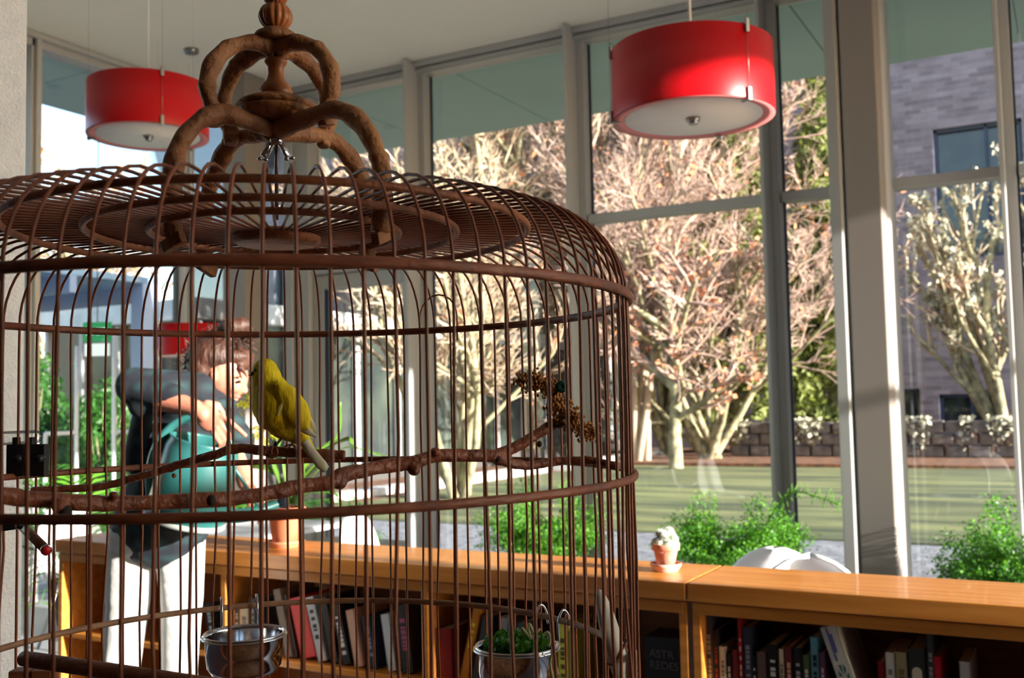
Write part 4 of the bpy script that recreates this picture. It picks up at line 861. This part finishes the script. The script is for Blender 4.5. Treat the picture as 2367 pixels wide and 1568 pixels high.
# ------------------------------------------------------------------ millet spray with green clip
MT['millet'] = mat('dry_millet', (196, 140, 74), .7, (160, 104, 50), 60)
zc = .955; t = thing('millet_spray', 'dry brown millet spray clipped above the fork of the thick perch', 'bird food', at(1285, 975, zc)); L_ = tuple(at(1285, 975, zc))
stk = [smooth_path([at(x, y, zc) for x, y in l], 8) for l in (((1200, 883), (1235, 880), (1268, 896), (1284, 925), (1280, 955), (1288, 985)), ((1282, 965), (1310, 965), (1335, 985), (1360, 998), (1374, 1010)), ((1300, 925), (1308, 950), (1330, 970)))]
m = MB(); [m.tube(q, .0013, 6) for q in stk]; m.build('stalks', 'millet', t, L_)
sm_ = MB()
for q, w0, w1, n_ in ((stk[0], .15, .75, 420), (stk[1], .1, .9, 380), (stk[2], 0, 1, 140), (stk[0][:12], 0, 1, 120)):
    for _ in range(n_):
        s_ = random.uniform(w0, w1)*(len(q)-1); i = min(int(s_), len(q)-2); c = q[i]+(q[i+1]-q[i])*(s_-i)+rng.normal(size=3)*.0042; sm_.ell(c, (.0014, .0014, .0020), Matrix.Rotation(random.random()*3, 3, 'X'), 5, 4)
sm_.build('seeds', 'millet', t, L_, kind='stuff')
gc = at(1298, 894, zc-.012); MT['clipgreen'] = mat('dark_green_clip', (16, 84, 72), .4)
t = thing('green_clip', 'small round ribbed dark green clip holding the millet spray', 'clip', gc); vd = -unit((gc-EYE)[None])[0]
MB().lathe([(0, -.003), (.0052, -.003), (.0056, 0), (.0046, .002), (.002, .0024), (.0012, .0016), (0, .0016)], gc, 48, vd, .10, 16).build('ribbed_knob', 'clipgreen', t, tuple(gc))
MB().tube(smooth_path([gc-vd*.002, at(1272, 925, zc-.008), at(1270, 955, zc-.006), at(1278, 982, zc-.006), at(1296, 984, zc-.008), at(1304, 965, zc-.006)], 5), .0013, 7).build('wire', 'black', t, tuple(gc))

# ------------------------------------------------------------------ the canary
ZB = 1.0; bp_ = at(655, 1036, ZB); bird = thing('canary', 'yellow canary with white wing edges sitting on the thinner perch', 'bird', bp_); Lb = tuple(bp_); px = ZB/FPX
MT['yel'] = mat('canary_yellow', (248, 226, 20), .75, (236, 206, 18), 30, stretch=(1, 1, .4), bump=.35, bscale=160)
MT['palef'] = mat('white_feather', (222, 218, 206), .7, (232, 222, 150), 16, bump=.2, bscale=90); MT['cere'] = mat('bird_leg_skin', (168, 104, 82), .6); MT['beak'] = mat('brown_beak', (120, 80, 60), .45); MT['eye'] = mat('black_eye', (8, 8, 8), .1)
body = [(613, 858, 30, 0), (616, 872, 34, 0), (619, 890, 36.5, 0), (627, 910, 45, 0), (636, 930, 52, 0), (646, 950, 54, 0), (658, 970, 46, 0), (672, 986, 36, 0), (688, 1002, 26, 0), (702, 1016, 16, 0)]
mb = MB(); fw3 = unit(ray(640, 930)[None])[0]
def bcap(a, b): capsule(mb, at(a[0], a[1], ZB+a[3]), at(b[0], b[1], ZB+b[3]), a[2]*px, b[2]*px, 20)
for a, b in zip(body[:-1], body[1:]): bcap(a, b)
mb.ell(at(600, 860, ZB), (14*px,)*3); mb.ell(at(611, 934, ZB), (30*px, 30*px, 44*px)); mb.ell(at(622, 962, ZB-.004), (30*px, 30*px, 34*px))
me = remeshed(mb, .0013, 7); me.materials.append(MT['yel']); me.transform(Matrix.Translation(-Vector(Lb))); bbody = link('body', me, bird)
MB().tube([at(590, 862, ZB-.006), at(583, 865, ZB-.006), at(574, 868.5, ZB-.006)], [7.5*px, 5.2*px, .6*px], 12, flat=(1, .9)).build('beak', 'beak', bbody, Lb)
MB().ell(at(590, 855.5, ZB-.0108), (3.6*px,)*3, n=14, m=10).build('eye', 'eye', bbody, Lb)
def fin(pts, ws, th, m, name, off):
    q = [at(x, y, ZB+off) for x, y in pts]; q2 = smooth_path(q, 5); W = np.interp(np.linspace(0, 1, len(q2)), np.linspace(0, 1, len(ws)), ws)
    T = unit(np.gradient(np.array(q2), axis=0)); V = []; F = []; n = 12
    for i, p in enumerate(q2):
        s_ = unit(np.cross(T[i], fw3)[None])[0]; nn = fw3
        for j in range(n): a = 2*PI*j/n; V.append(p+s_*W[i]*px*math.cos(a)+nn*th*math.sin(a)*min(1, W[i]/8))
    for i in range(len(q2)-1):
        for j in range(n): F.append((i*n+j, i*n+(j+1) % n, (i+1)*n+(j+1) % n, (i+1)*n+j))
    F += [tuple(range(n)), tuple((len(q2)-1)*n+j for j in range(n))[::-1]]
    return MB_add(V, F).build(name, m, bird, Lb)
def MB_add(V, F): b = MB(); b.add(V, F, True); return b
fin([(641, 884), (662, 915), (684, 950), (700, 978), (712, 992)], [12, 27, 30, 22, 6], .006, 'yel', 'wing', -.0165)
fin([(690, 925), (705, 955), (720, 980), (732, 1001)], [3, 8, 7, 1.5], .0016, 'palef', 'flight_feathers', .004)
MT['patch'] = mat('pale_yellow_feather', (224, 214, 120), .75)
fin([(660, 925), (648, 942), (642, 962)], [1.5, 5.5, 2], .0016, 'patch', 'wing_patch', -.0220)
fin([(672, 965), (694, 984), (714, 999), (731, 1010)], [4, 11, 8, 1.5], .002, 'palef', 'flight_feathers', -.0165)
fin([(690, 1000), (708, 1026), (722, 1050)], [15, 13, 11], .004, 'yel', 'tail_base', -.008)
fin([(704, 1020), (722, 1048), (742, 1074), (752, 1090)], [9, 11, 12, 6], .0022, 'palef', 'tail_feathers', -.0115)
fin([(706, 1020), (726, 1048), (748, 1074), (758, 1083)], [7, 8, 8, 4], .0022, 'palef', 'tail_feathers', -.0085)
for (x0, y0, x1, y1, o, s_) in ((656, 1004, 634, 1034, -.006, 0), (680, 1006, 674, 1030, .006, 1)):
    m = MB(); m.tube([at(x0, y0-6, ZB+o), at((x0+x1)/2+(0 if s_ else 2), (y0+y1)/2, ZB+o), at(x1, y1, ZB+o)], [5*px, 3.0*px, 2.8*px], 8)
    for dx, lx, z in ((-12, -20, -.002), (-4, -6, -.007), (5, 7, -.007), (10, 12, .004)):
        q = [at(x1, y1, ZB+o), at(x1+dx*.6, y1-1, ZB+o+z), at(x1+lx, y1+6, ZB+o+z*1.25), at(x1+lx*1.02, y1+17, ZB+o+z*1.35)]; m.tube(smooth_path(q, 4), [2.1*px]*12+[1.0*px], 6)
    lg = m.build('leg', 'cere', bird, Lb)
    if not s_: MB().tube([at(640, 1023, ZB-.006), at(635, 1031, ZB-.006)], 5.2*px, 12).build('leg_band', 'black', lg, Lb)

# ------------------------------------------------------------------ the woman with the watering can
ZP = 3.22; KP = ZP/FPX
def P(x, y, dz=0.0): return at(x, y, ZP+dz)
feet = P(340, 1960)*[1, 1, 0]; man = thing('person', 'person with a brown hair bun in dark sweater and pale trousers, pouring from a can', 'person', feet); Lm = tuple(feet)
MT['skin'] = mat('skin', (192, 122, 100), .5, subs=.08); MT['hair'] = mat('brown_hair', (74, 42, 28), .55, (40, 22, 16), 26, stretch=(1, 1, .3), bump=.9, bscale=70)
def plaid():
    m = mat('dark_plaid_knit', (18, 28, 46), .85); N = m.node_tree.nodes; L = m.node_tree.links; b = N['Principled BSDF']; tc = N.new('ShaderNodeTexCoord')
    prev = None
    for ax_ in ('X', 'Z'):
        wv_ = N.new('ShaderNodeTexWave'); wv_.bands_direction = ax_; wv_.inputs['Scale'].default_value = 6; wv_.inputs['Distortion'].default_value = .6; L.new(tc.outputs['Object'], wv_.inputs[0])
        if prev is None: prev = wv_
        else:
            mm = N.new('ShaderNodeMath'); mm.operation = 'MULTIPLY'; L.new(prev.outputs['Fac'], mm.inputs[0]); L.new(wv_.outputs['Fac'], mm.inputs[1])
    r = N.new('ShaderNodeValToRGB'); r.color_ramp.elements[0].color = srgb((10, 16, 28))+(1,); r.color_ramp.elements[1].color = srgb((24, 52, 56))+(1,); L.new(mm.outputs[0], r.inputs[0]); L.new(r.outputs[0], b.inputs[0]); return m
MT['plaid'] = plaid(); MT['pants'] = mat('pale_trousers', (208, 208, 204), .9, (190, 190, 188), 8, bump=.3, bscale=30)
def blob(parts, vox, sm, m, name, parent=man, L_=Lm):
    mb = MB()
    for p in parts:
        if p[0] == 'c': capsule(mb, p[1], p[2], p[3], p[4])
        elif p[0] == 'e': mb.ell(p[1], p[2], p[3] if len(p) > 3 else None, 18, 12)
    me = remeshed(mb, vox, sm); me.materials.append(MT[m] if isinstance(m, str) else m); me.transform(Matrix.Translation(-Vector(L_))); return link(name, me, parent)
HR = Matrix.Rotation(YAW, 3, 'Z')     # ellipsoid axes: x = picture right, y = depth
def hand(w, d, up, side, thumbside, curls, s=1.0):
    # w wrist, d direction of the palm, up = back of hand, side = across; fingers curl away from up
    d, up, side = [unit(np.array(v, float)[None])[0] for v in (d, up, side)]; out = []
    pal = w+d*.045*s; Rm_ = Matrix((side, d, up)).transposed(); out.append(('e', pal, (.038*s, .050*s, .016*s), Rm_)); out.append(('c', w, w+d*.03*s, .024*s, .024*s))
    for i, (o, l) in enumerate(((-.028, .070), (-.010, .078), (.009, .074), (.027, .058))):
        b = pal+d*.040*s+side*o*s*thumbside; th = 0; p = b
        for j, (f, r) in enumerate(((.45, .0088), (.32, .008), (.23, .0072))):
            th += curls[i]*(.7, 1, .8)[j]; q = p+(d*math.cos(th)-up*math.sin(th))*l*f*s*1.25; out.append(('c', p, q, r*s, r*s*.93)); p = q
    b = pal-d*.02*s-side*.030*s*thumbside; q = b+(d*.7-side*.6*thumbside-up*.4)*.040*s; out.append(('c', b, q, .012*s, .010*s)); out.append(('c', q, q+(d*.8-up*.6)*.032*s, .0098*s, .0085*s))
    return out
rt, dn, fwd = R0, np.array([0, 0, -1.]), FH
w1 = P(452, 944, -.26); w2 = P(566, 1118, .02)
skin = [('e', P(514, 852), (.078, .078, .092), HR), ('e', P(530, 872), (.058, .062, .072), HR), ('c', P(528, 885), P(522, 912), .048, .030), ('e', P(523, 918), (.020, .020, .016), HR),
        ('c', P(558, 872), P(565, 903), .008, .0115), ('e', P(562, 905), (.011, .012, .008), HR), ('e', P(546, 916), (.010, .020, .007), HR), ('e', P(543, 924), (.010, .018, .007), HR), ('e', P(556, 862), (.018, .045, .012), HR),
        ('e', P(540, 894, -.035), (.024, .02, .022), HR), ('e', P(494, 866, -.074), (.012, .008, .022), HR), ('c', P(500, 890), P(478, 945), .050, .055),
        ('c', P(318, 905, -.16), P(380, 925, -.21), .038, .036), ('c', P(380, 925, -.21), w1, .036, .025)]
skin += hand(w1, rt*.62-np.array([0, 0, .45])-fwd*.1, -fwd*.7+np.array([0, 0, .6])+rt*.3, np.array([0, 0, -1.])*.8-rt*.4, 1, [.08, .75, .9, 1.0], 1.0)
skin += [('c', P(548, 1050, .10), w2, .034, .024)]
skin += hand(w2, rt*.5+dn*.7, rt*.5+np.array([0, 0, .3])-fwd*.5, fwd, 1, [.55, .6, .65, .7], .9)
pbody = blob(skin, .0042, 3, 'skin', 'body')
blob([('c', P(455, 905, -.09), P(312, 893, -.17), .060, .058), ('c', P(312, 893, -.17), P(410, 926, -.215), .056, .043), ('c', P(400, 915, -.2), P(330, 935, -.17), .035, .045),
      ('e', P(452, 945), (.125, .15, .10), HR), ('c', P(440, 960), P(415, 1080), .135, .130), ('c', P(415, 1080), P(375, 1205), .130, .150), ('c', P(470, 960, .1), P(450, 1100, .03), .08, .09), ('e', P(372, 1215), (.158, .14, .05), HR),
      ('c', P(490, 935, .12), P(556, 1020, .16), .058, .048), ('c', P(556, 1020, .16), P(555, 1080, .08), .046, .040), ('c', P(480, 905, 0), P(468, 935, 0), .066, .09)], .007, 4, 'plaid', 'sweater')
blob([('c', P(345, 960, -.08), P(330, 1060, -.05), .05, .06)], .008, 3, 'plaid', 'sweater_fold')
blob([('e', P(362, 1235), (.155, .13, .09), HR), ('c', P(308, 1240), P(296, 1390), .082, .070), ('c', P(296, 1390), P(276, 1570), .068, .058), ('c', P(276, 1570), P(268, 1935), .060, .055),
      ('c', P(415, 1240), P(420, 1390), .080, .066), ('c', P(420, 1390), P(414, 1570), .064, .054), ('c', P(414, 1570), P(410, 1935), .058, .055)], .007, 4, 'pants', 'trousers')
for x in (268, 410):
    f = P(x, 1960)*[1, 1, 0]; blob([('e', f+[0, 0, .045], (.045, .05, .045), HR), ('e', f+R0*.07-FH*.05+[0, 0, .035], (.10, .045, .032), Matrix.Rotation(YAW-.6, 3, 'Z'))], .006, 2, 'black', 'shoe')
blob([('e', P(500, 826, .0), (.094, .090, .068), HR), ('e', P(480, 850, .0), (.062, .088, .070), HR), ('e', P(545, 826, 0), (.058, .070, .034), HR), ('e', P(562, 840, 0), (.030, .05, .026), HR), ('e', P(540, 758), (.050, .045, .030), HR), ('e', P(556, 752), (.036, .034, .026), HR), ('c', P(530, 790), P(540, 768), .030, .032), ('c', P(470, 870, -.03), P(462, 905, -.05), .030, .014), ('c', P(556, 850, -.05), P(572, 872, -.045), .010, .004)], .006, 3, 'hair', 'hair')
for r in range(3): pass
hs = MB()
for k in range(140):
    a = random.random()*2*PI; c = P(540, 778); b = c+R0*.05*math.cos(a)+np.array([0, 0, .03*math.sin(a)]); e = b+rng.normal(size=3)*.022; hs.tube([c, (b+e)/2+rng.normal(size=3)*.012, e], [.0022, .0018, .0008], 4)
for k in range(120):
    a = random.uniform(.1, 3.6); c = P(502, 832); b = c+R0*.092*math.cos(a)+np.array([0, 0, .085*math.sin(a)])+FH*random.uniform(-.06, .02); hs.tube([b*.92+c*.08, b+rng.normal(size=3)*.01, b+rng.normal(size=3)*.018], [.0025, .002, .0008], 4)
hs.build('loose_hair', 'hair', man, Lm, kind='stuff')
MB().ell(P(552, 883, -.052), (.008, .006, .0045), HR, 10, 8).build('eye', 'eye', pbody, Lm); MB().tube([P(543, 874, -.055), P(552, 871, -.055), P(560, 873, -.05)], .0025, 6).build('eyebrow', 'hair', pbody, Lm)
MT['lip'] = mat('lip', (200, 110, 104), .5); MB().ell(P(549, 918, -.006), (.009, .018, .004), HR, 10, 8).build('lips', 'lip', pbody, Lm)
MB().torus(tuple(P(482, 935, -.02)), .072, .014, 40, 10, .020).build('collar', 'plaid', man, Lm)
MB().lathe([(0, -.003), (.006, 0), (0, .003)], P(493, 880, -.085), 12).build('earring', 'steel', pbody, Lm)
# watering can
zc_ = ZP-.24; A0 = at(428, 1198, zc_); A1 = at(472, 1022, zc_); ax = unit((A1-A0)[None])[0]; hh = np.linalg.norm(A1-A0)
MT['teal'] = mat('teal_plastic', (44, 100, 98), .34, (38, 90, 90), 5); MT['grey_base'] = mat('pale_base', (150, 156, 150), .6)
can = thing('watering_can', 'large teal watering can tilted in the hands of the woman', 'watering can', A0); Lc = tuple(A0)
cbody = MB().lathe([(0, -.004), (.105, -.004), (.112, .004), (.114, .03), (.112, hh*.5), (.106, hh*.9), (.098, hh), (.10, hh+.006), (.094, hh+.006), (.092, hh), (.10, hh*.88), (.105, .03), (0, .02)], A0, 48, ax).build('can_body', 'teal', can, Lc)
MB().torus((0, 0, 0), .001, .001, 3, 3); MB().lathe([(.109, -.012), (.116, -.010), (.117, .002), (.112, .004)], A0, 48, ax).build('base_ring', 'grey_base', cbody, Lc)
q = smooth_path([at(352, 1165, zc_-.02), at(347, 1100, zc_-.02), at(362, 1035, zc_-.02), at(400, 984, zc_-.02), at(448, 966, zc_-.02), at(498, 980, zc_-.02), at(528, 1018, zc_-.01), at(538, 1050, zc_)], 6)
MB().tube(q, .0155, 12, flat=(1, .7)).build('handle', 'teal', can, Lc)
q = smooth_path([at(500, 1185, zc_), at(550, 1192, zc_+.03), at(600, 1180, zc_+.06), at(648, 1164, zc_+.09)], 6); MB().tube(q, np.linspace(.026, .012, len(q)), 14).build('spout', 'teal', can, Lc)
MB().tube([at(520, 1050, zc_), at(560, 1110, zc_+.03), at(600, 1178, zc_+.06)], .006, 8).build('spout_brace', 'teal', can, Lc)
MB().lathe([(.012, -.01), (.022, .012), (.024, .018), (0, .02)], at(648, 1164, zc_+.09), 20, unit((q[-1]-q[-2])[None])[0]).build('rose', 'black', can, Lc)
